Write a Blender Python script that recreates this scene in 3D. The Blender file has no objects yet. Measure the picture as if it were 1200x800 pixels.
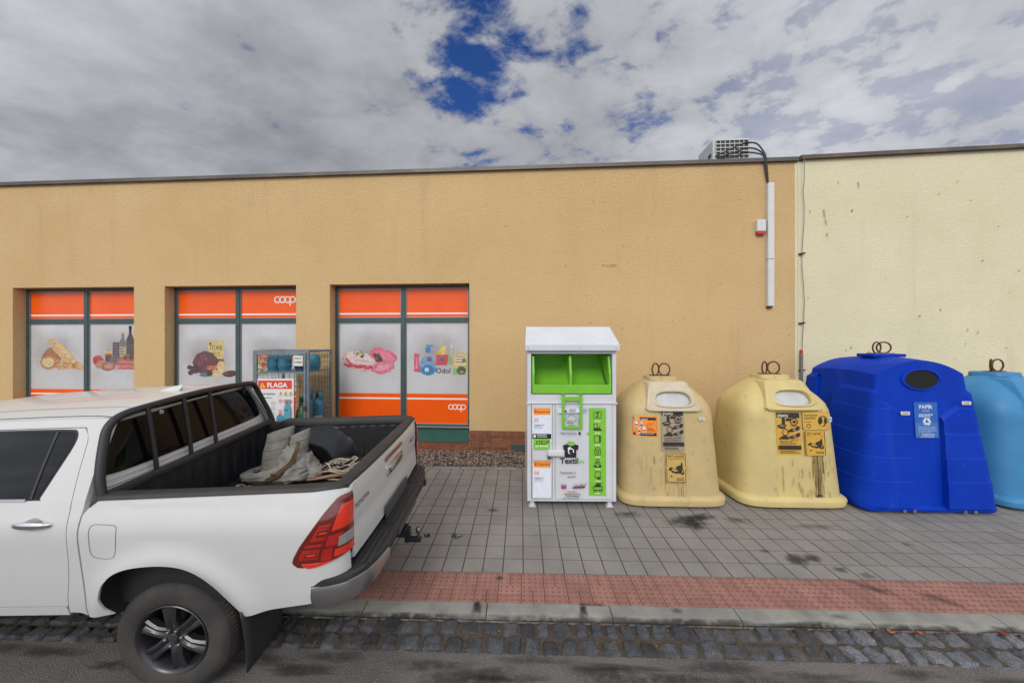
import bpy, bmesh, math, random
from mathutils import Vector, Matrix, noise
random.seed(11)
sin, cos, pi = math.sin, math.cos, math.pi
scene = bpy.context.scene
COL = scene.collection

# ------------------------------------------------------------------ camera, sky, sun, exposure
CH, F = 2.22, 385.0                      # camera height, focal length in photo pixels
cam = bpy.data.objects.new('camera', bpy.data.cameras.new('camera'))
COL.objects.link(cam); scene.camera = cam
cam.location = (0, 0, CH); cam.rotation_euler = (pi/2, 0, 0)
cam.data.sensor_width = 36; cam.data.lens = F/1200*36
cam.data.clip_start = .05; cam.data.clip_end = 2000

SUN_EL, SUN_AZ = math.radians(36), math.radians(196)      # high, behind the camera (azimuth from +Y, clockwise)
sun_dir = Vector((sin(SUN_AZ)*cos(SUN_EL), cos(SUN_AZ)*cos(SUN_EL), sin(SUN_EL)))
sl = bpy.data.lights.new('sun', 'SUN'); sl.energy = 1.6; sl.angle = math.radians(24); sl.color = (1, .96, .9)
so = bpy.data.objects.new('sun', sl); COL.objects.link(so)
so.rotation_euler = sun_dir.to_track_quat('Z', 'Y').to_euler()

world = bpy.data.worlds.new('World'); scene.world = world; world.use_nodes = True
nt = world.node_tree; nt.nodes.clear()
def N(t, **k):
    n = nt.nodes.new(t)
    for a, b in k.items(): setattr(n, a, b)
    return n
def L(a, b): nt.links.new(a, b)
def M_(op, a, b=None, c=None, clamp=False):
    n = N('ShaderNodeMath', operation=op); n.use_clamp = clamp
    for i, v in enumerate((a, b, c)):
        if v is None: continue
        if isinstance(v, (int, float)): n.inputs[i].default_value = v
        else: L(v, n.inputs[i])
    return n.outputs[0]
out = N('ShaderNodeOutputWorld'); bg = N('ShaderNodeBackground'); bg.inputs[1].default_value = .12
sky = N('ShaderNodeTexSky', sky_type='NISHITA'); sky.sun_disc = False
sky.sun_elevation = SUN_EL; sky.sun_rotation = SUN_AZ; sky.dust_density = .1; sky.ozone_density = 5.0
tc = N('ShaderNodeTexCoord'); sep = N('ShaderNodeSeparateXYZ'); L(tc.outputs['Generated'], sep.inputs[0])
zz = M_('ADD', M_('MAXIMUM', sep.outputs[2], 0.0), .22)
px_ = M_('DIVIDE', sep.outputs[0], zz); py_ = M_('DIVIDE', sep.outputs[1], zz)
cmb = N('ShaderNodeCombineXYZ'); L(px_, cmb.inputs[0]); L(py_, cmb.inputs[1]); cmb.inputs[2].default_value = 3.3
def noise_node(scale, detail, rough, dist, vec, off=(0,0,0), sc=(1,1,1), rot=0):
    mp = N('ShaderNodeMapping'); mp.inputs['Location'].default_value = off; mp.inputs['Scale'].default_value = sc
    mp.inputs['Rotation'].default_value = (0, 0, rot)
    L(vec, mp.inputs[0])
    n = N('ShaderNodeTexNoise'); n.inputs['Scale'].default_value = scale; n.inputs['Detail'].default_value = detail
    n.inputs['Roughness'].default_value = rough; n.inputs['Distortion'].default_value = dist
    L(mp.outputs[0], n.inputs[0]); return n.outputs[0]
def dotdir(d):
    d = Vector(d).normalized(); n = N('ShaderNodeVectorMath', operation='DOT_PRODUCT')
    L(tc.outputs['Generated'], n.inputs[0]); n.inputs[1].default_value = d; return n.outputs['Value']
def smooth(v, a, b):
    n = N('ShaderNodeMapRange', interpolation_type='SMOOTHSTEP'); L(v, n.inputs[0])
    n.inputs[1].default_value = a; n.inputs[2].default_value = b; return n.outputs[0]
n1 = noise_node(5.4, 12, .60, .25, cmb.outputs[0], (1.7, .4, 0), (1, 1.25, 1), .5)
n2 = noise_node(1.1, 4, .5, .2, cmb.outputs[0], (4.1, 2.2, 0))
n3 = noise_node(2.3, 9, .58, .3, cmb.outputs[0], (7.3, 1.2, 2.), (1, 1.5, 1), .9)
n4 = noise_node(9.0, 8, .6, .1, cmb.outputs[0], (2.3, 5.2, 1.), (1, 1.4, 1), .7)
hole = smooth(dotdir((-.17, 1, .92)), .980, .9995)           # the blue gap overhead
left = smooth(sep.outputs[0], .05, -.45)                     # thick grey cloud to the left
right = smooth(sep.outputs[0], .12, .6)                      # thin broken veil to the right
cov = M_('ADD', M_('MULTIPLY', n1, .84), M_('MULTIPLY', n2, .16))
cov = M_('ADD', cov, M_('MULTIPLY', left, .14))
cov = M_('SUBTRACT', cov, M_('MULTIPLY', hole, .125))
cov = M_('ADD', cov, M_('MULTIPLY', M_('SUBTRACT', n4, .5), .42))
mask = smooth(cov, .315, .50)
mask = M_('MAXIMUM', mask, M_('MULTIPLY', right, .78))
shade = M_('ADD', M_('MULTIPLY', smooth(n3, .34, .66), .50), M_('MULTIPLY', smooth(n1, .36, .66), .34))
shade = M_('ADD', shade, M_('MULTIPLY', smooth(n4, .30, .70), .16))
ramp = N('ShaderNodeValToRGB'); L(shade, ramp.inputs[0])
ramp.color_ramp.elements[0].color = (.50, .52, .57, 1); ramp.color_ramp.elements[1].color = (.83, .85, .89, 1)
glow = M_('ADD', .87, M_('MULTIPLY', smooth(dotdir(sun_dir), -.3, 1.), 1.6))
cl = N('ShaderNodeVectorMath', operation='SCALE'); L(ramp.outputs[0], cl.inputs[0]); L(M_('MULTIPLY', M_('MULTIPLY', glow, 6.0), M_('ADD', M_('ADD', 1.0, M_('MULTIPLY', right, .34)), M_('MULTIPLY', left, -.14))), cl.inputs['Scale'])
skyb = N('ShaderNodeVectorMath', operation='MULTIPLY'); L(sky.outputs[0], skyb.inputs[0]); skyb.inputs[1].default_value = (.30, .50, .86)
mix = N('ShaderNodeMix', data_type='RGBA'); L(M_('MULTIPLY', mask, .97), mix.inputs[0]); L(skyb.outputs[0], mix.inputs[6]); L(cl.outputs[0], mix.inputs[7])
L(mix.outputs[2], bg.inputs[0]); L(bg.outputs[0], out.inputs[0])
vs = scene.view_settings
vs.view_transform = 'Standard'; vs.look = 'None'; vs.gamma = 1; vs.exposure = -0.03; vs.use_curve_mapping = False
scene.cycles.max_bounces = 8; scene.cycles.use_denoising = True

# ------------------------------------------------------------------ helpers
def srgb(r, g, b):
    f = lambda c: c/12.92 if c <= .04045 else ((c+.055)/1.055)**2.4
    return (f(r/255), f(g/255), f(b/255))
MATS = {}
def mat(name, col, rough=.6, metal=0., var=0., vscale=4., col2=None, bump=0., bscale=60., bdist=.004, coat=0., spec=.5,
        stretch=(1,1,1), speck=None, streak=None, vattr=False, vw=(.35,.68), voro=0., emit=None, trans=0.):
    """procedural material: base colour varied by object-space noise, optional second colour, fine bump, specks"""
    if name in MATS: return MATS[name]
    m = bpy.data.materials.new(name); m.use_nodes = True; t = m.node_tree; b = t.nodes['Principled BSDF']
    b.inputs['Roughness'].default_value = rough; b.inputs['Metallic'].default_value = metal
    b.inputs['Base Color'].default_value = (*col, 1); b.inputs['Specular IOR Level'].default_value = spec
    if coat: b.inputs['Coat Weight'].default_value = coat; b.inputs['Coat Roughness'].default_value = .05
    if trans: b.inputs['Transmission Weight'].default_value = trans; b.inputs['IOR'].default_value = 1.05
    tcn = t.nodes.new('ShaderNodeTexCoord'); mp = t.nodes.new('ShaderNodeMapping'); mp.inputs['Scale'].default_value = stretch
    t.links.new(tcn.outputs['Object'], mp.inputs[0])
    def nz(scale, det=6, ro=.6):
        n = t.nodes.new('ShaderNodeTexNoise'); n.inputs['Scale'].default_value = scale; n.inputs['Detail'].default_value = det
        n.inputs['Roughness'].default_value = ro; t.links.new(mp.outputs[0], n.inputs[0]); return n.outputs[0]
    def mr(v, a, b_):
        n = t.nodes.new('ShaderNodeMapRange'); t.links.new(v, n.inputs[0]); n.inputs[1].default_value = a; n.inputs[2].default_value = b_; return n.outputs[0]
    cur = None
    def mixc(fac, a, c2, mode='MIX'):
        n = t.nodes.new('ShaderNodeMix'); n.data_type = 'RGBA'; n.blend_type = mode
        if isinstance(fac, float): n.inputs[0].default_value = fac
        else: t.links.new(fac, n.inputs[0])
        if isinstance(a, tuple): n.inputs[6].default_value = (*a, 1)
        else: t.links.new(a, n.inputs[6])
        if isinstance(c2, tuple): n.inputs[7].default_value = (*c2, 1)
        else: t.links.new(c2, n.inputs[7])
        return n.outputs[2]
    cur = tuple(col)
    if col2 is not None or var:
        c2 = tuple(col2) if col2 is not None else tuple(max(0, c*(1-var)) for c in col)
        cur = mixc(mr(nz(vscale), *vw), tuple(min(1, c*(1+var*.3)) for c in col), c2)
    if speck:
        sc, a_, b_, sc_col = speck
        cur = mixc(mr(nz(sc, 3, .5), a_, b_), cur, tuple(sc_col))
    if streak:                   # vertical run-off marks with a shape of their own
        sc, a_, b_, s_col = streak
        m2 = t.nodes.new('ShaderNodeMapping'); m2.inputs['Scale'].default_value = (1, 1, .09); t.links.new(tcn.outputs['Object'], m2.inputs[0])
        n = t.nodes.new('ShaderNodeTexNoise'); n.inputs['Scale'].default_value = sc; n.inputs['Detail'].default_value = 7; n.inputs['Roughness'].default_value = .62
        t.links.new(m2.outputs[0], n.inputs[0]); cur = mixc(mr(n.outputs[0], a_, b_), cur, tuple(s_col))
    if vattr:
        at = t.nodes.new('ShaderNodeAttribute'); at.attribute_name = 'tone'
        cur = mixc(1.0, cur, at.outputs['Color'], 'MULTIPLY')
    if not isinstance(cur, tuple): t.links.new(cur, b.inputs['Base Color'])
    if bump:
        bn = t.nodes.new('ShaderNodeBump'); bn.inputs['Strength'].default_value = bump; bn.inputs['Distance'].default_value = bdist
        t.links.new(nz(bscale, 4, .6), bn.inputs['Height']); t.links.new(bn.outputs[0], b.inputs['Normal'])
    MATS[name] = m
    return m
def art(rgb):
    """mottled ink for the food pictures"""
    c = srgb(*rgb)
    return mat('art_%d_%d_%d' % rgb, c, .5, col2=tuple(q*.45 for q in c), vscale=26, vw=(.30,.78), speck=(60,.56,.74,tuple(min(1,q*1.5+.06) for q in c)))
ART_ON = [False]
def flat(rgb, rough=.6):
    if ART_ON[0]: return art(rgb)
    return mat('print_%d_%d_%d' % rgb, srgb(*rgb), rough, var=.10, vscale=30)

class MB:
    """collects geometry and links it as ONE mesh object"""
    def __init__(s): s.v, s.f, s.m, s.t = [], [], [], []
    def add(s, vs, fs, mi=0, tone=1.):
        o = len(s.v); s.v += [tuple(v) for v in vs]
        for f in fs: s.f.append(tuple(i+o for i in f)); s.m.append(mi); s.t.append(tone)
        return s
    def box(s, a, b, mi=0, tone=1.):
        (x0,y0,z0),(x1,y1,z1) = a, b
        v = [(x0,y0,z0),(x1,y0,z0),(x1,y1,z0),(x0,y1,z0),(x0,y0,z1),(x1,y0,z1),(x1,y1,z1),(x0,y1,z1)]
        return s.add(v, [(0,3,2,1),(4,5,6,7),(0,1,5,4),(1,2,6,5),(2,3,7,6),(3,0,4,7)], mi, tone)
    def tube(s, pts, r, n=8, mi=0, closed=False, cap=True):
        pts = [Vector(p) for p in pts]; k = len(pts); rings = []
        rr = r if isinstance(r, (list, tuple)) else [r]*k
        up = None
        for i, p in enumerate(pts):
            a = pts[(i-1) % k] if (i > 0 or closed) else p; b = pts[(i+1) % k] if (i < k-1 or closed) else p
            d = (b-a).normalized()
            if up is None:
                up = d.orthogonal().normalized()
            up = (up - d*up.dot(d))
            up = up.normalized() if up.length > 1e-6 else d.orthogonal().normalized()
            w = d.cross(up); rings.append([p + (up*cos(2*pi*j/n) + w*sin(2*pi*j/n))*rr[i] for j in range(n)])
        vs = [v for g in rings for v in g]; fs = []
        for i in range(k if closed else k-1):
            i2 = (i+1) % k
            for j in range(n): fs.append((i*n+j, i*n+(j+1)%n, i2*n+(j+1)%n, i2*n+j))
        if cap and not closed: fs += [tuple(range(n-1,-1,-1)), tuple((k-1)*n+j for j in range(n))]
        return s.add(vs, fs, mi)
    def rings(s, rings, mi=0, cap0=True, cap1=True, closed=True):
        n = len(rings[0]); vs = [v for g in rings for v in g]; fs = []
        for i in range(len(rings)-1):
            for j in range(n if closed else n-1): fs.append((i*n+j, i*n+(j+1)%n, (i+1)*n+(j+1)%n, (i+1)*n+j))
        if cap0: fs.append(tuple(range(n-1,-1,-1)))
        if cap1: fs.append(tuple((len(rings)-1)*n+j for j in range(n)))
        return s.add(vs, fs, mi)
    def lathe(s, prof, c=(0,0,0), axis='z', n=24, mi=0, cap=True):
        rg = []
        for r, h in prof:
            g = []
            for j in range(n):
                a = 2*pi*j/n
                if axis == 'z': g.append((c[0]+r*cos(a), c[1]+r*sin(a), c[2]+h))
                else: g.append((c[0]+r*cos(a), c[1]+h, c[2]+r*sin(a)))   # axis y
            if axis != 'z': g.reverse()
            rg.append(g)
        return s.rings(rg, mi, cap, cap)
    def grid(s, fn, nu, nv, mi=0, flip=False):
        vs = [fn(i/nu, j/nv) for j in range(nv+1) for i in range(nu+1)]; w = nu+1
        fs = [(j*w+i, j*w+i+1, (j+1)*w+i+1, (j+1)*w+i) for j in range(nv) for i in range(nu)]
        if flip: fs = [tuple(reversed(f)) for f in fs]
        return s.add(vs, fs, mi)
    def build(s, name, mats, parent=None, smooth=None, bevel=0, seg=2, solid=0, sub=0, tone=False):
        me = bpy.data.meshes.new(name); me.from_pydata(s.v, [], s.f)
        if not isinstance(mats, (list, tuple)): mats = [mats]
        for m in mats: me.materials.append(m)
        me.polygons.foreach_set('material_index', s.m)
        if tone:
            at = me.color_attributes.new('tone', 'FLOAT_COLOR', 'CORNER'); li = 0; buf = []
            for p, t in zip(me.polygons, s.t):
                t = t if isinstance(t, tuple) else (t, t, t)
                buf += [*t, 1.]*p.loop_total
            at.data.foreach_set('color', buf)
        me.validate(); me.update()
        if smooth is not None:
            me.polygons.foreach_set('use_smooth', [True]*len(me.polygons))
            if smooth < 180: me.set_sharp_from_angle(angle=math.radians(smooth))
        o = bpy.data.objects.new(name, me); COL.objects.link(o)
        if parent is not None: o.parent = parent
        if solid:
            md = o.modifiers.new('solid', 'SOLIDIFY'); md.thickness = solid; md.offset = -1
        if bevel:
            md = o.modifiers.new('bevel', 'BEVEL'); md.width = bevel; md.segments = seg; md.limit_method = 'ANGLE'; md.angle_limit = math.radians(35)
            md.harden_normals = False
        if sub:
            md = o.modifiers.new('sub', 'SUBSURF'); md.levels = md.render_levels = sub
        return o
def thing(name, label, cat, loc=(0,0,0), rz=0., group=None, rx=0.):
    o = bpy.data.objects.new(name, None); COL.objects.link(o); o.empty_display_size = .2
    o.location = loc; o.rotation_euler = (rx, 0, rz); return tag(o, label, cat, group)
def tag(o, label=None, cat=None, group=None, kind=None):
    if label: o['label'] = label
    if cat: o['category'] = cat
    if group: o['group'] = group
    if kind: o['kind'] = kind
    return o
def place(o, loc, rz=0., rx=0.): o.location = loc; o.rotation_euler = (rx, 0, rz); return o

TXT = {}
def text_geo(s, bold=0.):
    k = (s, bold)
    if k in TXT: return TXT[k]
    c = bpy.data.curves.new('t', 'FONT'); c.body = s; c.align_x = 'LEFT'; c.resolution_u = 3; c.offset = bold
    o = bpy.data.objects.new('t', c); COL.objects.link(o)
    dg = bpy.context.evaluated_depsgraph_get(); me = bpy.data.meshes.new_from_object(o.evaluated_get(dg))
    vs = [v.co[:2] for v in me.vertices]; fs = [tuple(p.vertices) for p in me.polygons]
    bpy.data.objects.remove(o); bpy.data.curves.remove(c); bpy.data.meshes.remove(me)
    TXT[k] = (vs, fs); return TXT[k]
class Print:
    """flat artwork: coloured polygons stacked as thin ink layers on a real surface given by fn(u, v, height)"""
    def __init__(s, fn, step=.0007, base=.001): s.fn, s.step, s.h, s.mb, s.mats = fn, step, base, MB(), []
    def mi(s, c):
        m = flat(c) if isinstance(c, tuple) else c
        if m not in s.mats: s.mats.append(m)
        return s.mats.index(m)
    def poly(s, pts, c, tri=None):
        s.h += s.step; vs = [s.fn(u, v, s.h) for u, v in pts]
        s.mb.add(vs, tri or [tuple(range(len(pts)))], s.mi(c)); return s
    def rect(s, u0, v0, u1, v1, c, n=1):
        s.h += s.step
        s.mb.grid(lambda a, b: s.fn(u0+(u1-u0)*a, v0+(v1-v0)*b, s.h), n, n, s.mi(c)); return s
    def frame(s, u0, v0, u1, v1, w, c):
        s.h += s.step; q = []
        for (a, b, c_, d) in ((u0,v0,u1,v0+w),(u0,v1-w,u1,v1),(u0,v0+w,u0+w,v1-w),(u1-w,v0+w,u1,v1-w)):
            s.mb.add([s.fn(a,b,s.h), s.fn(c_,b,s.h), s.fn(c_,d,s.h), s.fn(a,d,s.h)], [(0,1,2,3)], s.mi(c))
        return s
    def ell(s, u, v, a, b, c, rot=0., jag=0., n=22, seed=0):
        rn = random.Random(seed); ps = []
        for i in range(n):
            t = 2*pi*i/n; k = 1 + jag*(rn.random()-.5)*2; x, y = a*k*cos(t), b*k*sin(t)
            ps.append((u+x*cos(rot)-y*sin(rot), v+x*sin(rot)+y*cos(rot)))
        return s.poly(ps, c)
    def ring(s, u, v, r, w, c, a0=0., a1=360., n=28):
        s.h += s.step; vs, fs = [], []
        for i in range(n+1):
            t = math.radians(a0+(a1-a0)*i/n)
            for q in (r-w/2, r+w/2): vs.append(s.fn(u+q*cos(t), v+q*sin(t), s.h))
        fs = [(2*i, 2*i+1, 2*i+3, 2*i+2) for i in range(n)]
        s.mb.add(vs, fs, s.mi(c)); return s
    def line(s, u0, v0, u1, v1, w, c):
        d = Vector((u1-u0, v1-v0)); n = Vector((-d.y, d.x)).normalized()*w/2
        return s.poly([(u0-n.x,v0-n.y),(u1-n.x,v1-n.y),(u1+n.x,v1+n.y),(u0+n.x,v0+n.y)], c)
    def text(s, t, u, v, h, c, bold=0., align='l', wmax=None, slant=0.):
        vs, fs = text_geo(t, bold)
        if not vs: return s
        k = h/.72; w = max(p[0] for p in vs)*k; kx = k
        if wmax: kx = k*min(1.0, wmax/w) if wmax > 0 else k; w = w*kx/k
        o = {'l': 0, 'c': -w/2, 'r': -w}[align]
        s.h += s.step
        s.mb.add([s.fn(u+o+x*kx+slant*y*k, v+y*k, s.h) for x, y in vs], fs, s.mi(c)); return s
    def lines(s, u0, u1, v, n, dv, h, c, seed=0):
        """rows of body copy too small to read in the photograph"""
        rn = random.Random(seed); s.h += s.step
        for i in range(n):
            x = u0; end = u1-(u1-u0)*rn.random()*.3
            while x < end:
                w = (u1-u0)*rn.uniform(.06, .2); e = min(end, x+w)
                s.mb.add([s.fn(a, b, s.h) for a, b in ((x,v-i*dv),(e,v-i*dv),(e,v-i*dv+h),(x,v-i*dv+h))], [(0,1,2,3)], s.mi(c)); x += w+(u1-u0)*.025
        return s
    def build(s, name, parent): return s.mb.build(name, s.mats, parent)

# ------------------------------------------------------------------ materials
M = dict(
 asphalt=mat('asphalt', (.165,.148,.137), .9, col2=(.080,.071,.066), vscale=1.1, bump=1., bscale=110, bdist=.010, speck=(130,.56,.68,(.30,.28,.265))),
 soil=mat('gutter_dirt', (.055,.043,.035), .95, col2=(.10,.075,.05), vscale=30, bump=.8, bscale=140, bdist=.008),
 sett=mat('granite_sett', (.062,.065,.072), .8, col2=(.030,.031,.034), vscale=14, bump=.7, bscale=70, bdist=.008, vattr=True, speck=(220,.6,.7,(.22,.22,.22))),
 kerb=mat('kerb_concrete', (.255,.255,.22), .85, col2=(.17,.16,.145), vscale=5, bump=.5, bscale=160, speck=(180,.62,.72,(.2,.19,.18)), vattr=True),
 slab=mat('paving_concrete', (.25,.232,.208), .85, col2=(.195,.181,.163), vscale=2.3, bump=.6, bscale=150, bdist=.004, vattr=True, speck=(70,.58,.74,(.145,.135,.122))),
 joint=mat('joint_dirt', (.055,.048,.04), .95, col2=(.09,.08,.06), vscale=20, bump=.6, bscale=120),
 tactile=mat('red_paver', (.325,.158,.125), .85, col2=(.26,.125,.10), vscale=5, bump=.4, bscale=200, vattr=True, speck=(30,.66,.76,(.20,.09,.075))),
 stucco=mat('orange_stucco', (.665,.462,.225), .9, col2=(.605,.405,.185), vscale=.55, bump=1., bscale=40, bdist=.024, speck=(48,.56,.74,(.46,.30,.145)), streak=(3.2,.58,.84,(.51,.35,.185))),
 stucco_cream=mat('cream_stucco', (.735,.665,.455), .9, col2=(.67,.605,.40), vscale=.8, bump=.9, bscale=52, bdist=.014, speck=(40,.62,.76,(.60,.54,.36)), streak=(2.6,.58,.86,(.59,.53,.36))),
 coping=mat('coping_sheet', (.085,.075,.07), .5, .5, col2=(.16,.135,.12), vscale=3, stretch=(.4,1,1)),
 coping_rust=mat('coping_rust', (.16,.12,.09), .7, .2, col2=(.07,.06,.055), vscale=5, stretch=(.5,1,1)),
 brick=mat('clinker_brick', (.27,.088,.035), .75, col2=(.17,.055,.025), vscale=9, bump=.4, bscale=90, vattr=True),
 mortar=mat('mortar', (.33,.27,.22), .9, bump=.5, bscale=120),
 frame=mat('window_frame_green', (.045,.075,.075), .45, .2, col2=(.07,.10,.10), vscale=8),
 frame_al=mat('window_trim_grey', (.27,.28,.28), .4, .6),
 green_panel=mat('green_sill_panel', (.035,.125,.10), .5, col2=(.028,.10,.08), vscale=6),
 orange=mat('orange_film', (.90,.108,.003), .3, col2=(.84,.095,.003), vscale=3),
 film=mat('frosted_film', (.585,.59,.60), .22, coat=.4, col2=(.50,.475,.465), vscale=1.4, vw=(.3,.7)),
 whitefilm=mat('white_film', (.8,.8,.8), .4),
 white=mat('white_enamel', (.615,.63,.66), .4, col2=(.57,.58,.60), vscale=4, coat=.15, speck=(26,.72,.78,(.5,.46,.42))),
 whitepl=mat('white_plastic', (.64,.64,.635), .45, var=.06, vscale=6),
 green=mat('green_enamel', (.19,.52,.035), .38, col2=(.165,.46,.03), vscale=3, coat=.2),
 yellow=mat('yellow_polyethylene', (.60,.475,.185), .55, col2=(.52,.42,.185), vscale=3.5, bump=.25, bscale=110, speck=(11,.60,.86,(.36,.28,.15))),
 yellow_tan=mat('tan_polyethylene', (.54,.405,.18), .55, col2=(.46,.35,.17), vscale=3.5, bump=.25, bscale=110, speck=(11,.60,.86,(.29,.225,.12))),
 yellow_pale=mat('faded_polyethylene', (.56,.48,.34), .55, col2=(.48,.41,.27), vscale=4, bump=.2, bscale=110, speck=(22,.65,.78,(.40,.33,.2))),
 grime=mat('bin_grime', (.40,.31,.13), .8, col2=(.50,.39,.15), vscale=26, stretch=(1,1,.15)),
 flap=mat('grey_flap', (.52,.52,.52), .5, col2=(.43,.42,.42), vscale=7, speck=(30,.68,.72,(.2,.18,.16))),
 blue=mat('blue_polyethylene', (.002,.040,.43), .55, col2=(.0015,.031,.35), vscale=2, bump=.15, bscale=140, spec=.12, speck=(18,.66,.80,(.02,.07,.42)), streak=(5,.56,.84,(.018,.065,.40))),
 ltblue=mat('light_blue_polyethylene', (.040,.225,.45), .55, col2=(.03,.185,.375), vscale=2.5, bump=.2, bscale=110, speck=(16,.66,.8,(.06,.19,.36))),
 rust=mat('rusty_steel', (.10,.045,.03), .75, .4, col2=(.17,.07,.045), vscale=30),
 black=mat('black_void', (.006,.006,.006), .9),
 paint=mat('white_car_paint', (.585,.58,.565), .34, coat=.45, spec=.4, col2=(.555,.55,.535), vscale=1.5),
 glass=mat('tinted_glass', (.003,.003,.004), .03, spec=.30),
 glass_rear=mat('rear_glass', (.004,.0038,.0035), .05, spec=.16),
 seal=mat('black_rubber', (.012,.012,.013), .6),
 trim=mat('black_trim', (.022,.022,.024), .55, bump=.2, bscale=300, bdist=.002),
 cap=mat('bed_cap', (.022,.021,.021), .6, col2=(.036,.033,.031), vscale=9, bump=.3, bscale=220, bdist=.002),
 liner=mat('bed_liner', (.007,.008,.010), .5, col2=(.014,.016,.020), vscale=6, bump=.35, bscale=160, bdist=.003),
 chrome=mat('chrome', (.78,.78,.78), .12, 1.),
 satin=mat('satin_chrome', (.52,.52,.52), .28, 1., col2=(.45,.45,.45), vscale=5),
 redlens=mat('red_lens', (.46,.016,.006), .08, coat=1., col2=(.33,.010,.005), vscale=14),
 redlens2=mat('red_lens_dark', (.14,.008,.006), .12, coat=1.),
 redlens3=mat('red_lens_bright', (.66,.032,.010), .1, coat=1.),
 clearlens=mat('clear_lens', (.35,.34,.33), .12, .3, coat=1.),
 tyre=mat('tyre_rubber', (.030,.028,.027), .85, col2=(.060,.052,.045), vscale=5, bump=.2, bscale=120, bdist=.002),
 rim=mat('dark_alloy', (.065,.064,.068), .33, .7),
 rimface=mat('alloy_face', (.16,.155,.16), .25, .9),
 steel=mat('galvanised_steel', (.22,.27,.31), .5, .5, col2=(.16,.20,.24), vscale=12),
 wire=mat('mesh_wire', (.13,.14,.15), .5, .6),
 teal=mat('teal_gas_bottle', (.03,.20,.29), .4, col2=(.025,.16,.24), vscale=6),
 ggreen=mat('green_gas_bottle', (.012,.16,.065), .4, col2=(.01,.13,.05), vscale=6),
 canvas=mat('grey_rubberised_canvas', (.27,.255,.225), .85, col2=(.18,.168,.145), vscale=9, bump=.5, bscale=26, bdist=.012),
 canvas_in=mat('canvas_lining', (.13,.12,.10), .9),
 strap=mat('brown_strap', (.11,.058,.022), .8, col2=(.07,.035,.015), vscale=20),
 sole=mat('boot_sole', (.018,.018,.018), .7),
 rope=mat('pale_rope', (.50,.43,.33), .9, col2=(.32,.26,.19), vscale=60),
 ropedark=mat('dark_rope', (.012,.012,.013), .9),
 wood=mat('bare_wood', (.34,.205,.115), .7, col2=(.27,.155,.085), vscale=14, stretch=(.2,1,1)),
 acgrey=mat('ac_casing', (.52,.53,.52), .5, var=.08, vscale=4),
 acdark=mat('ac_coil', (.05,.05,.055), .6, .3),
 alarmred=mat('alarm_lens', (.55,.02,.012), .3),
 cable=mat('cable', (.028,.022,.02), .6),
 galv=mat('dull_zinc', (.24,.24,.235), .55, .5, col2=(.18,.17,.16), vscale=10),
 gravel=mat('gravel_stone', (.25,.21,.18), .85, col2=(.15,.12,.10), vscale=25, vattr=True),
 vent=mat('vent_grey', (.075,.085,.095), .6),
 grass=mat('weed_green', (.05,.07,.025), .8, var=.3, vscale=40),
 leafred=mat('red_leaf', (.42,.045,.02), .7, var=.3, vscale=60),
 leafbrown=mat('dry_leaf', (.24,.11,.045), .85, vattr=True),
 roofing=mat('roof_felt', (.07,.07,.07), .9, bump=.4, bscale=80),
 badge=mat('badge_metal', (.24,.21,.17), .3, .9),
)
# ------------------------------------------------------------------ street (local frame: s along the kerb, d across it)
TS = math.atan(.028)
def sw(s, d): return (s*cos(TS)+d*sin(TS), -s*sin(TS)+d*cos(TS))        # street frame -> world
D_SETT, D_KERB, D_STRIP, D_SLAB, D_EDGE, D_GRAV = 2.335, 2.585, 2.725, 3.075, 5.39, 5.475
PW = .193
def pz(d): return .055 if d < D_SLAB else .055+.028*(d-D_SLAB)
def gz(X, Y):                                                            # pavement height at a world point
    return pz(X*sin(TS)+Y*cos(TS))
S0, S1 = -17., 13.
def street(o): o.rotation_euler = (0, 0, -TS); return tag(o, kind='structure')

mb = MB(); mb.grid(lambda a, b: (-160+320*a, -160+(160+D_KERB+.05)*b, 0), 8, 8); street(mb.build('road', M['asphalt']))
mb = MB(); mb.grid(lambda a, b: (-60+120*a, D_SETT+(D_KERB-D_SETT)*b, .004), 60, 1); street(mb.build('gutter_bed', M['soil']))
mb = MB(); mb.grid(lambda a, b: (-160+320*a, D_KERB+.02+160*b, -.03), 4, 4); street(mb.build('ground', M['joint']))

def slab(mb, x0, y0, x1, y1, z, zf, ch=.0038, tone=1., jit=.0012, mi=0, dirt_shade=.40):
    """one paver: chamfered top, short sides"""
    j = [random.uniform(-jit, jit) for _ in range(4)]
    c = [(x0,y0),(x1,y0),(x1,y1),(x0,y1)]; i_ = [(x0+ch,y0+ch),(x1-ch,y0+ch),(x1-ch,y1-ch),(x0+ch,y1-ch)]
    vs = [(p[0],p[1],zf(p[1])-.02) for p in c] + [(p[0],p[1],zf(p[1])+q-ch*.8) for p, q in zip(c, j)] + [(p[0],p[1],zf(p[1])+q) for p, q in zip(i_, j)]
    mb.add(vs, [(8,9,10,11)], mi, tone); o_ = len(mb.v)-12                # joint grime plus gap shade, painted into the chamfer and side colour
    dk = tuple(q*dirt_shade for q in tone) if isinstance(tone, tuple) else tone*dirt_shade
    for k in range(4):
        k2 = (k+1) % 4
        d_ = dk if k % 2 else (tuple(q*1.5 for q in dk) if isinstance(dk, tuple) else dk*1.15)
        for f in ((4+k,4+k2,8+k2,8+k), (k,k2,4+k2,4+k)): mb.f.append(tuple(o_+q for q in f)); mb.m.append(mi); mb.t.append(d_)

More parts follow.
